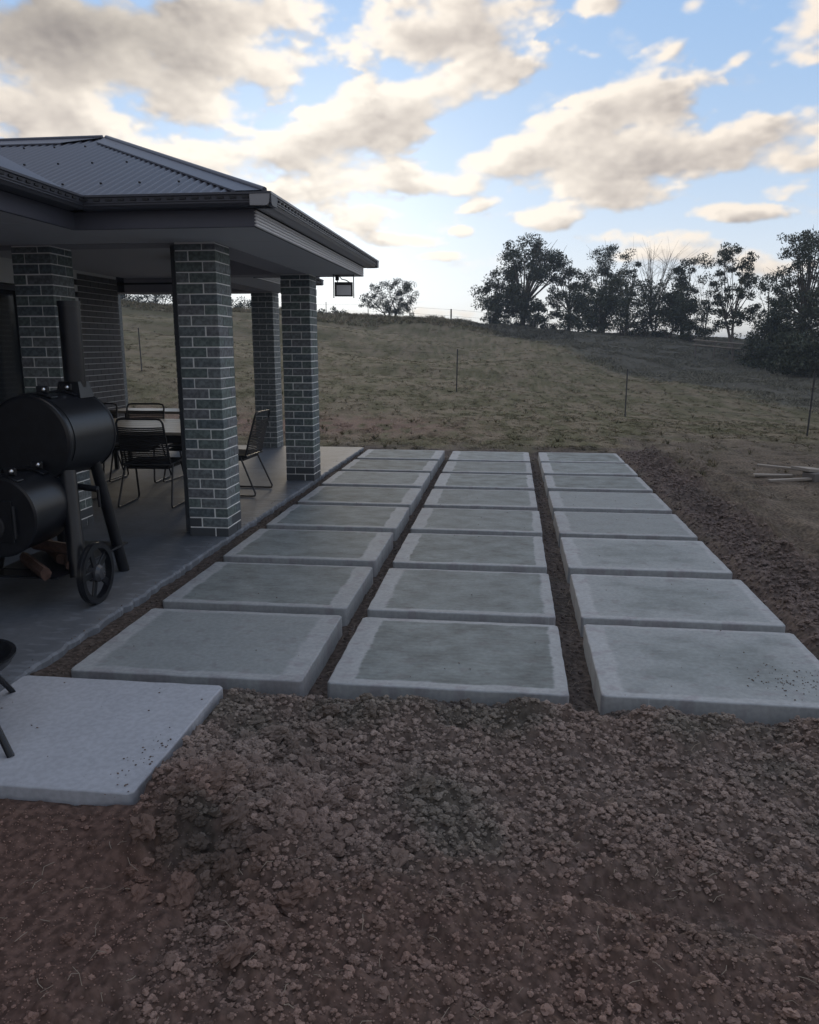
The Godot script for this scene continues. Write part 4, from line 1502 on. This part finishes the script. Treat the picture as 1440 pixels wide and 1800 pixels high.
func build_trees() -> void:
	var round := func(f): return sqrt(maxf(0.05, 1.0 - pow(absf(f - 0.4) / 0.66, 2.0)))
	var tall := func(f): return lerpf(0.95, 0.35, f)
	var column := func(f): return sqrt(maxf(0.05, 1.0 - pow(absf(f - 0.35) / 0.72, 2.0)))
	var umbrella := func(f): return sqrt(maxf(0.1, 1.0 - pow(absf(f - 0.45) / 0.62, 2.0)))
	var bush := func(f): return sqrt(maxf(0.1, 1.0 - f * 0.8))
	var px := func(x): return (x - 720.0) / 1400.0
	tree("gum_tree", "big dense dark gum with a rounded crown, leftmost of the tree row on the crest", spot(px.call(912), 75), 7.9, 7.0, 0.26, {"shape": round, "lobes": 40, "leaf": 330, "low": 0.24, "lean": Vector3(0.03, 0, 0), "fork": 0.3, "lobe_r": 0.17, "size": 0.3})
	tree("gum_tree", "smaller dark gum close to the right of the big rounded gum", spot(px.call(992), 74), 6.4, 3.9, 0.16, {"shape": column, "lobes": 22, "leaf": 280, "low": 0.12, "lobe_r": 0.22})
	tree("gum_tree", "ragged gum with a split two-peaked top, left of the bare tree", spot(px.call(1050), 74), 7.6, 4.6, 0.17, {"shape": tall, "lobes": 26, "leaf": 210, "low": 0.2, "stems": 2, "lobe_r": 0.19})
	tree("gum_tree", "narrow gum between the ragged two-peaked gum and the bare tree", spot(px.call(1092), 76), 7.2, 3.0, 0.14, {"shape": tall, "lobes": 16, "leaf": 200, "low": 0.12, "lobe_r": 0.24})
	tree("bare_tree", "leafless tree with many thin upright branches rising above the scrub", spot(px.call(1138), 78), 9.0, 5.6, 0.11, {"shape": func(f): return lerpf(0.6, 1.0, f), "lobes": 30, "leaf": 0, "low": 0.72, "fork": 0.25, "stems": 3, "bark": "pale_bark", "lobe_r": 0.2})
	tree("bare_tree", "small leafless sapling between the bushy gum and the tall thin gum", spot(px.call(1228), 78), 7.0, 2.8, 0.08, {"shape": func(f): return lerpf(0.5, 1.0, f), "lobes": 14, "leaf": 0, "low": 0.65, "fork": 0.25, "stems": 2, "bark": "pale_bark", "lobe_r": 0.2})
	tree("gum_tree", "bushy gum with a pointed top between the bare tree and the tall thin gum", spot(px.call(1188), 68), 6.3, 3.9, 0.15, {"shape": tall, "lobes": 22, "leaf": 210, "low": 0.16, "lobe_r": 0.2})
	tree("gum_tree", "tall thin gum with a pale twin trunk and open crown, second tree from the right", spot(px.call(1272), 56), 7.0, 3.0, 0.1, {"shape": column, "lobes": 36, "leaf": 175, "low": 0.22, "stems": 2, "bark": "pale_bark", "lobe_r": 0.19, "size": 0.22, "fork": 0.3})
	tree("gum_tree", "tallest open gum at the right edge with a long leaning trunk", spot(px.call(1392), 50), 8.2, 5.4, 0.17, {"shape": tall, "lobes": 46, "leaf": 185, "low": 0.22, "bark": "bark", "lobe_r": 0.15, "size": 0.22, "lean": Vector3(0.02, 0, 0)})
	tree("gum_tree", "gum cut off by the right edge behind the tallest gum", spot(px.call(1470), 54), 7.0, 4.6, 0.16, {"shape": round, "lobes": 30, "leaf": 200, "low": 0.1, "lobe_r": 0.18, "size": 0.24})
	tree("gum_tree", "slender gum between the tall thin gum and the tallest gum", spot(px.call(1335), 60), 5.6, 3.2, 0.1, {"shape": column, "lobes": 24, "leaf": 150, "low": 0.15, "lobe_r": 0.2, "size": 0.22})
	tree("lone_tree", "lone spreading umbrella shaped gum with many stems on the crest by itself", spot(px.call(690), 78), 4.2, 4.8, 0.09, {"shape": umbrella, "lobes": 34, "leaf": 170, "low": 0.3, "stems": 5, "fork": 0.3, "lobe_r": 0.14, "size": 0.2})
	# scrub
	var b := 0
	for q in [[880, 73, 2.6, 2.8, "low dark bush at the left foot of the big rounded gum"], [935, 72, 2.2, 3.0, "low dark bush at the right foot of the big rounded gum"], [1010, 70, 3.6, 3.4, "dense bush under the smaller dark gum"],
			[1045, 66, 3.2, 3.4, "dense bush under the two-peaked gum"], [1085, 66, 4.3, 4.0, "tall dense bush in front of the bare tree, left one"], [1125, 66, 4.2, 4.2, "tall dense bush in front of the bare tree, right one"],
			[1165, 64, 3.8, 3.4, "dense bush left of the bushy pointed gum's trunk"], [1205, 62, 3.2, 3.0, "dense bush right of the bushy pointed gum's trunk"], [1338, 50, 2.8, 3.0, "bush between the tall thin gum and the tallest gum"],
			[1372, 47, 3.0, 2.6, "bush at the left foot of the tallest gum"], [1425, 45, 4.6, 3.6, "dark bush at the right edge under the tallest gum"], [1395, 43, 2.2, 3.2, "low dark bush in front of the tallest gum"], [1455, 42, 2.7, 3.4, "low dark bush cut off by the right edge"], [1415, 39, 1.7, 2.8, "spreading low bush nearest the fence at the right edge"], [1345, 46, 1.6, 2.6, "spreading low bush beside the slanting fallen limb"]]:
		tree("scrub_bush", q[4], spot(px.call(q[0]), q[1]), q[2], q[3], 0.05, {"shape": bush, "lobes": 16, "leaf": 230, "low": 0.1, "stems": 3, "fork": 0.15, "lobe_r": 0.24, "size": 0.24, "category": "bush"})
	# trees beyond the crest, seen through the alfresco
	for q in [[218, 84, 3.4, 5.0, "tree top beyond the crest at the left of the rear opening"], [252, 86, 3.1, 5.4, "tree top beyond the crest in the middle of the rear opening"], [288, 84, 3.4, 5.0, "tree top beyond the crest at the right of the rear opening"],
			[428, 82, 2.3, 4.0, "low bushy tree on the crest seen between the near pillar and the back pillar"], [584, 80, 1.6, 3.0, "small low bush on the crest under the floodlight"]]:
		tree("crest_tree", q[4], spot(px.call(q[0]), q[1]), q[2], q[3], 0.1, {"shape": round, "lobes": 18, "leaf": 110, "low": 0.15, "stems": 2, "lobe_r": 0.18, "size": 0.28})
	# fallen limbs
	for q in [[1305, 1352, 49, 0.2, 2.6, "pale fallen limb slanting up from the rail fence to the tallest gum"], [1335, 1382, 46, 0.1, 1.6, "darker fallen limb lying low under the tallest gum"]]:
		var a := spot(px.call(q[0]), q[2])
		var e := spot(px.call(q[1]), q[2] + 1.5)
		var m := Mb.new()
		var top: Vector3 = e - a + Vector3(0, q[4], 0)
		m.tube([Vector3(0, q[3], 0), top * 0.5 + Vector3(0, 0.3, 0), top], [0.1, 0.08, 0.03], 6)
		m.tube([top * 0.5 + Vector3(0, 0.3, 0), top * 0.5 + Vector3(0.5, 1.0, 0.2)], [0.05, 0.015], 5)
		tag(part("fallen_limb", m, M.pale_bark, self, a), q[5], "branch")


# ---------------------------------------------------------------- ground cover
func lump(sd: int, seg := 12, rings := 7, freq := 1.1, rough := 0.75) -> ArrayMesh:      # an irregular crumbly clod
	var f := noise(FastNoiseLite.TYPE_SIMPLEX, freq, 4, sd)
	f.fractal_gain = 0.62
	var rows := []
	for j in rings + 1:
		var row := []
		for i in seg:
			var th := PI * j / rings
			var ph := TAU * (i + 0.5 * (j % 2)) / seg
			var p := Vector3(sin(th) * cos(ph), cos(th), sin(th) * sin(ph))
			p *= 1.0 + rough * f.get_noise_3dv(p) + 0.12 * rough * f.get_noise_3dv(p * 4.0)
			p.y *= 0.78
			row.append(p)
		rows.append(row)
	var m := Mb.new()
	for j in rings:
		for i in seg:
			var k := (i + 1) % seg
			m.face([rows[j][i], rows[j][k], rows[j + 1][k]], rows[j][i] + rows[j + 1][k])
			m.face([rows[j][i], rows[j + 1][k], rows[j + 1][i]], rows[j][i] + rows[j + 1][k])
	return m.mesh()


func scatter(called: String, label: String, mesh: Mesh, material: Material, xfs: Array, cols: Array) -> void:
	var mm := MultiMesh.new()
	mm.transform_format = MultiMesh.TRANSFORM_3D
	mm.use_colors = true
	mm.mesh = mesh
	mm.instance_count = xfs.size()
	for i in xfs.size():
		mm.set_instance_transform(i, xfs[i])
		mm.set_instance_color(i, cols[i])
	var o := MultiMeshInstance3D.new()
	o.name = numbered(called)
	o.multimesh = mm
	o.material_override = material
	add_child(o)
	kind(o, "stuff")
	o.set_meta("label", label)


func turned(s: Vector3) -> Basis:
	return Basis(Vector3.UP, rng.randf() * TAU) * Basis(Vector3.RIGHT, rng.randf_range(-0.6, 0.6)) * Basis.from_scale(s)


func build_clods() -> void:
	for variant in 4:
		var xfs := []
		var cols := []
		for i in 14000:
			var x := rng.randf_range(-2.0, 2.3)
			var z := -lerpf(1.15, 3.62, rng.randf())
			if x < -1.3 and z < -2.42:
				continue
			if x < -0.95 and rng.randf() < 0.9 and z > -2.42:
				continue
			var near_heap := exp(-pow((x + 0.85) / 0.42, 2.0) - pow((z + 2.6) / 0.6, 2.0))
			var track := exp(-pow((z + 2.28) / 0.08, 2.0)) * smoothstep(-0.1, 0.35, x)
			if rng.randf() < track * 0.92:
				continue
			var dn := fine.get_noise_2d(x * 1.4, z * 1.4)
			if rng.randf() > 0.7 + 0.6 * dn + 0.4 * near_heap:
				continue
			var s := 0.0036 + 0.0095 * pow(rng.randf(), 2.0) + near_heap * 0.012 * pow(rng.randf(), 2.6)
			if rng.randf() < 0.003:
				s *= 2.0
			if z > -2.35:
				if rng.randf() < 0.15:
					continue
				s *= 0.7 if rng.randf() < 0.95 else 1.4
			var p := Vector3(x, soil(x, z) + s * 0.45, z)
			xfs.append(Transform3D(turned(Vector3(s, s * rng.randf_range(0.7, 1.0), s * rng.randf_range(0.75, 1.2))), p))
			var g := ground_colour(x, z)
			var k := rng.randf_range(1.0, 1.75)
			cols.append(Color(g.r * k, g.g * k * 1.02, g.b * k * 1.03))
		scatter("clods", "loose crumbly clods of dug soil in front of the pads", lump(40 + variant), M.clod, xfs, cols)
	var lx := []
	var lc := []
	for i in 330:
		var x := -0.86 + rng.randfn() * 0.24
		var z := -2.62 + rng.randfn() * 0.36
		if z < -3.5 or (x < -1.25 and z < -2.4) or z > -1.8:
			continue
		var s := 0.014 + 0.034 * pow(rng.randf(), 1.8)
		lx.append(Transform3D(turned(Vector3(s, s * rng.randf_range(0.7, 1.1), s * rng.randf_range(0.7, 1.2))), Vector3(x, soil(x, z) + s * 0.1, z)))
		var g := ground_colour(x, z)
		var k := rng.randf_range(0.85, 1.15)
		lc.append(Color(g.r * k, g.g * k, g.b * k))
	scatter("clods", "bigger lumps of turned earth heaped beside the pale landing slab", lump(55, 26, 15, 1.15, 0.72), M.clod, lx, lc)
	# grit
	var gx := []
	var gc := []
	for i in 26000:
		var x := rng.randf_range(-1.9, 2.1)
		var z := -lerpf(1.2, 3.6, pow(rng.randf(), 1.3))
		if x < -1.3 and z < -2.47:
			continue
		var s := rng.randf_range(0.0012, 0.0034)
		gx.append(Transform3D(turned(Vector3(s, s * 0.8, s)), Vector3(x, soil(x, z) + s * 0.4, z)))
		var g := ground_colour(x, z)
		var k := rng.randf_range(0.9, 1.9)
		gc.append(Color(g.r * k, g.g * k * 1.02, g.b * k * 1.03))
	scatter("grit", "grit and fine crumbs on the bare soil", lump(62, 7, 4), M.clod, gx, gc)
	# the heap along the right of the pads and the trenches between them
	var xfs := []
	var cols := []
	for i in 12500:
		var z := -lerpf(3.2, 13.0, pow(rng.randf(), 1.5))
		var x := 2.02 + rng.randfn() * 0.14
		var s := 0.005 + 0.015 * pow(rng.randf(), 2.8)
		if i % 4 == 0:
			x = [-2.3, -0.93, 0.41][rng.randi() % 3] + rng.randf_range(-0.06, 0.06)
			s *= 0.5
		if x < 1.72 and x > 0.6:
			continue
		xfs.append(Transform3D(turned(Vector3(s, s * 0.8, s)), Vector3(x, soil(x, z) + s * 0.3, z)))
		var g := ground_colour(x, z)
		var k := rng.randf_range(0.75, 1.3)
		cols.append(Color(g.r * k, g.g * k, g.b * k))
	scatter("clods", "dry purplish clods along the right side of the pads and in the gaps between them", lump(60), M.clod, xfs, cols)
	# straws, roots and twigs turned up with the soil
	var tw := Mb.new()
	for i in 420:
		var x := rng.randf_range(-1.6, 1.8)
		var z := rng.randf_range(-3.5, -1.4)
		if i % 6 == 0:
			x = [-0.93, 0.41][rng.randi() % 2] + rng.randf_range(-0.05, 0.05)
			z = rng.randf_range(-7.0, -3.7)
		if x < -1.3 and z < -2.45:
			continue
		var a := rng.randf() * TAU
		var len := rng.randf_range(0.015, 0.06)
		var p := Vector3(x, soil(x, z) + 0.008, z)
		var q := p + Vector3(cos(a) * len, rng.randf_range(0.0, 0.5) * len, sin(a) * len)
		var mid := (p + q) * 0.5 + Vector3(rng.randf_range(-0.2, 0.2), rng.randf_range(0.0, 0.25), rng.randf_range(-0.2, 0.2)) * len
		tw.tube([p, mid, q], rng.randf_range(0.0006, 0.0014), 4, false)
	var two := part("twigs", tw, M.twig, self)
	kind(two, "stuff")
	two.set_meta("label", "straws, roots and twigs turned up with the soil")
	# crumbs dropped on the slabs
	xfs = []
	cols = []
	for i in 420:
		var p: Vector3
		var q := i % 10
		if q < 3:
			p = Vector3(1.5 + rng.randfn() * 0.13, 0.002, -3.95 + rng.randfn() * 0.1)
		elif q < 6:
			if i % 3:
				continue
			p = Vector3(-1.36 - absf(rng.randfn()) * 0.07, 0.03, -2.78 + rng.randfn() * 0.16)
		elif q < 7 and i % 30 < 12:
			p = Vector3(rng.randf_range(-2.3, -1.36), 0.03, rng.randf_range(-3.45, -2.5))
		elif q < 8:
			p = Vector3(-2.42 + rng.randf_range(-0.06, 0.0), 0.012, rng.randf_range(-12, -3.5))
		else:
			p = Vector3(rng.randf_range(-2.2, 1.65), 0.002, rng.randf_range(-9.0, -3.65))
			if absf(p.x + 0.93) < 0.09 or absf(p.x - 0.41) < 0.1:
				continue
		if p.x > 1.67 or (q < 6 and q >= 3 and p.x > -1.36):
			continue
		var s := rng.randf_range(0.0015, 0.0045)
		xfs.append(Transform3D(turned(Vector3(s, s * 0.7, s)), p))
		cols.append(Color(0.17, 0.14, 0.125) * rng.randf_range(0.7, 1.3))
	scatter("crumbs", "crumbs of dirt dropped on the concrete", lump(61), M.clod, xfs, cols)


func tuft(blades: int, spread: float, lean: float) -> ArrayMesh:
	var m := Mb.new()
	for i in blades:
		var an := rng.randf() * TAU
		var o := Vector3(cos(an), 0, sin(an)) * spread * rng.randf()
		var dir := Vector3(rng.randfn() * lean, 1.0, rng.randfn() * lean)
		var h := rng.randf_range(0.55, 1.0)
		var side := Vector3(cos(an + 1.3), 0, sin(an + 1.3)) * rng.randf_range(0.03, 0.055)
		var mid := o + dir * h * 0.55
		var tip := o + dir * h + Vector3(dir.x, -0.25, dir.z) * h * 0.35
		var nn := (Vector3.UP + Vector3(rng.randfn(), 0, rng.randfn()) * 0.5).normalized()
		m.put(o - side, nn); m.put(o + side, nn); m.put(mid + side * 0.7, nn)
		m.put(o - side, nn); m.put(mid + side * 0.7, nn); m.put(mid - side * 0.7, nn)
		m.put(mid - side * 0.7, nn); m.put(mid + side * 0.7, nn); m.put(tip, nn)
	return m.mesh()


func build_grass() -> void:
	var lawn := tuft(9, 0.9, 0.75)
	var xfs := []
	var cols := []
	var tries := 150000
	for i in tries:
		var d := 9.0 * pow(7.6, pow(rng.randf(), 1.15))
		var l := rng.randf_range(-0.62, 0.56) * d
		var x := l * 0.99251 - d * 0.12213
		var z := -l * 0.12213 - d * 0.99251
		if x < 2.45 and z > -13.6:
			continue
		if bank_of(x, z) > 0.5 or rng.randf() < 0.9 * graded(x, z):
			continue
		var n := fine.get_noise_2d(x * 0.9, z * 0.5)
		var n2 := broad.get_noise_2d(x * 14.0, z * 14.0)
		var bald := exp(-pow((d - 16.6) / 1.7, 2.0)) * smoothstep(3.0, -1.0, l)
		if rng.randf() > 0.55 + 0.7 * n + 0.4 * n2 - 0.45 * bald - 0.4 * smoothstep(4.0, 2.6, x) * smoothstep(-15.0, -12.0, z):
			continue
		var s := (0.022 + 0.03 * rng.randf() * rng.randf()) * (1.0 + d * 0.028)
		xfs.append(Transform3D(Basis(Vector3.UP, rng.randf() * TAU) * Basis.from_scale(Vector3(s * 1.8, s * rng.randf_range(0.4, 0.85), s * 1.8)), Vector3(x, soil(x, z) - 0.004, z)))
		var g := ground_colour(x, z)
		var k := rng.randf_range(0.7, 1.35)
		cols.append(Color(g.r * k, g.g * k * 1.0, g.b * k * 0.92))
	scatter("grass", "short dry paddock grass in tufts", lawn, M.grass, xfs, cols)
	# weeds and taller tussocks left standing about the paddock
	var weed := tuft(16, 0.3, 0.55)
	xfs = []
	cols = []
	for i in 1500:
		var d := 10.0 * pow(5.0, rng.randf())
		var l := rng.randf_range(-0.6, 0.56) * d
		var x := l * 0.99251 - d * 0.12213
		var z := -l * 0.12213 - d * 0.99251
		if (x < 2.5 and z > -13.4) or broad.get_noise_2d(x * 6.0, z * 6.0) < -0.05:
			continue
		var s := rng.randf_range(0.04, 0.13)
		xfs.append(Transform3D(Basis(Vector3.UP, rng.randf() * TAU) * Basis.from_scale(Vector3(s, s, s)), Vector3(x, soil(x, z) - 0.005, z)))
		var t := rng.randf()
		var c := Vector3(0.14, 0.14, 0.08).lerp(Vector3(0.27, 0.225, 0.15), t)
		cols.append(Color(c.x, c.y, c.z))
	scatter("tussocks", "weeds and taller dry tussocks standing about the paddock", weed, M.grass, xfs, cols)
	# rank grass on the bank below the trees and along the crest
	var rank := tuft(13, 0.6, 0.45)
	xfs = []
	cols = []
	for i in 70000:
		var d := lerpf(24.0, 74.0, pow(rng.randf(), 0.8))
		var l := rng.randf_range(0.03, 0.6) * d
		var x := l * 0.99251 - d * 0.12213
		var z := -l * 0.12213 - d * 0.99251
		if rng.randf() > bank_of(x, z):
			continue
		var s := rng.randf_range(0.06, 0.2) * (0.7 + 0.6 * broad.get_noise_2d(x * 5.0, z * 5.0))
		xfs.append(Transform3D(Basis(Vector3.UP, rng.randf() * TAU) * Basis.from_scale(Vector3(s * 1.5, s, s * 1.5)), Vector3(x, lie(x, z) - 0.02, z)))
		var g := ground_colour(x, z)
		var k := rng.randf_range(0.9, 1.9)
		cols.append(Color(g.r * k, g.g * k, g.b * k))
	for i in 5000:
		var d := rng.randf_range(60.0, 71.0)
		var l := rng.randf_range(-0.6, 0.2) * d
		var x := l * 0.99251 - d * 0.12213
		var z := -l * 0.12213 - d * 0.99251
		var s := rng.randf_range(0.1, 0.34)
		xfs.append(Transform3D(Basis(Vector3.UP, rng.randf() * TAU) * Basis.from_scale(Vector3(s * 1.3, s, s * 1.3)), Vector3(x, lie(x, z) - 0.02, z)))
		var g := ground_colour(x, z)
		var k := rng.randf_range(0.7, 1.2)
		cols.append(Color(g.r * k, g.g * k, g.b * k))
	scatter("rank_grass", "tall dry grass on the unmown bank below the trees", rank, M.grass, xfs, cols)


func build_materials() -> void:
	M_grain = grain(0.03, 0.93, 1.0, 5, 5, 512)
	var soil_tex := grain(0.022, 0.66, 1.0, 7, 6, 512)
	var m := mat("earth", Color.WHITE, 0.95)
	m.vertex_color_use_as_albedo = true
	triplanar(m, soil_tex, 1.9, soil_tex, 0.8)
	m.metallic_specular = 0.25
	m = mat("clod", Color.WHITE, 0.95)
	m.vertex_color_use_as_albedo = true
	m.metallic_specular = 0.2
	m = mat("grass", Color.WHITE, 0.85)
	m.vertex_color_use_as_albedo = true
	m.metallic_specular = 0.2
	m.backlight_enabled = true
	m.backlight = lin(0.05, 0.05, 0.03)
	m = mat("leaf", Color.WHITE, 0.6)
	m.vertex_color_use_as_albedo = true
	m.metallic_specular = 0.3
	m.backlight_enabled = true
	m.backlight = lin(0.04, 0.05, 0.025)
	mat("bark", lin(0.1, 0.085, 0.07), 0.9)
	mat("pale_bark", lin(0.16, 0.14, 0.125), 0.85)
	mat("twig", lin(0.3, 0.25, 0.2), 0.9)
	mat("old_wood", lin(0.13, 0.12, 0.11), 0.9)
	mat("picket", lin(0.05, 0.05, 0.055), 0.6)
	mat("far_land", lin(0.06, 0.075, 0.07), 0.95)
	var steel := grain(0.02, 0.75, 1.0, 9, 5, 256)
	m = mat("roof_steel", lin(0.08, 0.086, 0.118), 0.42)
	m.metallic_specular = 0.55
	mat("trim", lin(0.06, 0.064, 0.082), 0.45)
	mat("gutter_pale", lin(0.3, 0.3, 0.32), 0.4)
	mat("fascia", lin(0.085, 0.09, 0.12), 0.5)
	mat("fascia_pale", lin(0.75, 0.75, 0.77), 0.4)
	mat("slot", lin(0.02, 0.02, 0.023), 0.7)
	mat("soffit", lin(0.62, 0.62, 0.65), 0.7)
	mat("beam", lin(0.36, 0.35, 0.39), 0.65)
	m = mat("mortar", Color.WHITE, 0.95)
	m.albedo_color = lin(0.85, 0.86, 0.85)
	var tones := [Vector3(0.193, 0.228, 0.241), Vector3(0.228, 0.257, 0.268), Vector3(0.155, 0.193, 0.214), Vector3(0.191, 0.241, 0.235), Vector3(0.214, 0.228, 0.248), Vector3(0.166, 0.210, 0.206)]
	for i in 6:
		m = mat("brick_%d" % i, lin(tones[i].x, tones[i].y, tones[i].z), 0.62)
		triplanar(m, steel, 4.0, steel, 0.15)
	mat("brick_sooty", lin(0.065, 0.072, 0.082), 0.7)
	mat("brick_wall", lin(0.125, 0.12, 0.122), 0.75)
	m = mat("black_steel", lin(0.009, 0.0105, 0.015), 0.34)
	triplanar(m, steel, 2.0)
	m.metallic_specular = 0.5
	mat("black_gloss", lin(0.05, 0.052, 0.06), 0.25)
	mat("black_frame", lin(0.02, 0.02, 0.022), 0.45)
	mat("cord", lin(0.022, 0.021, 0.023), 0.8)
	mat("silver", lin(0.75, 0.76, 0.78), 0.25, 1.0)
	mat("lamp_face", lin(0.75, 0.76, 0.78), 0.4)
	mat("dark_glass", lin(0.02, 0.024, 0.03), 0.06)
	var wood := grain(0.02, 0.7, 1.0, 13, 4, 256)
	for i in 2:
		m = mat("table_wood_%d" % i, lin(0.46, 0.4, 0.33) * (1.0 - 0.06 * i), 0.35)
		triplanar(m, wood, 1.0)
		m.uv1_scale = Vector3(0.6, 6.0, 6.0)
	m = mat("firewood", lin(0.1, 0.052, 0.037), 0.85)
	triplanar(m, wood, 5.0, wood, 0.5)
	m = mat("pale_timber", lin(0.27, 0.24, 0.21), 0.8)
	m = mat("grey_timber", lin(0.14, 0.125, 0.115), 0.85)


func _ready() -> void:
	rng.seed = 4207
	fine = noise(FastNoiseLite.TYPE_SIMPLEX, 1.7, 4, 2)
	broad = noise(FastNoiseLite.TYPE_SIMPLEX, 0.06, 4, 4)
	cells = noise(FastNoiseLite.TYPE_CELLULAR, 11.0, 1, 6)
	cells2 = noise(FastNoiseLite.TYPE_CELLULAR, 27.0, 1, 7)
	for f in [cells, cells2]:
		f.cellular_return_type = FastNoiseLite.RETURN_DISTANCE
		f.domain_warp_enabled = true
		f.domain_warp_amplitude = 0.05
		f.domain_warp_frequency = 6.0
	# camera
	var cam := Camera3D.new()
	cam.name = "camera"
	cam.position = Vector3(0, 1.65, 0)
	cam.rotation_degrees = Vector3(-11.8206, 7.0149, 0)
	cam.fov = 65.4705
	cam.near = 0.05
	cam.far = 4000.0
	add_child(cam)
	cam.current = true
	# sky, exposure
	var we := WorldEnvironment.new()
	we.name = "environment"
	var env := Environment.new()
	env.background_mode = Environment.BG_SKY
	var sky := Sky.new()
	var psm := PanoramaSkyMaterial.new()
	psm.panorama = make_sky()
	sky.sky_material = psm
	env.sky = sky
	env.tonemap_mode = Environment.TONE_MAPPER_LINEAR
	env.tonemap_exposure = 1.34
	env.sdfgi_enabled = true
	env.ssao_enabled = true
	env.ssil_enabled = true
	env.fog_enabled = true
	env.fog_density = 0.0011
	env.fog_light_color = Color(0.78, 0.84, 0.92)
	we.environment = env
	add_child(we)
	# the low sun behind thin cloud, ahead and to the left
	var sun := DirectionalLight3D.new()
	sun.name = "sun"
	sun.light_energy = 0.2
	sun.light_color = Color(1.0, 0.93, 0.82)
	sun.light_angular_distance = 14.0
	sun.shadow_enabled = true
	sun.rotation_degrees = Vector3(-12.0, 180.0 - SUN_AZ, 0)
	add_child(sun)
	build_materials()
	build_ground()
	build_far()
	build_patio()
	build_pads()
	build_house()
	build_trees()
	build_fences()
	build_smoker()
	build_furniture()
	build_clods()
	build_grass()
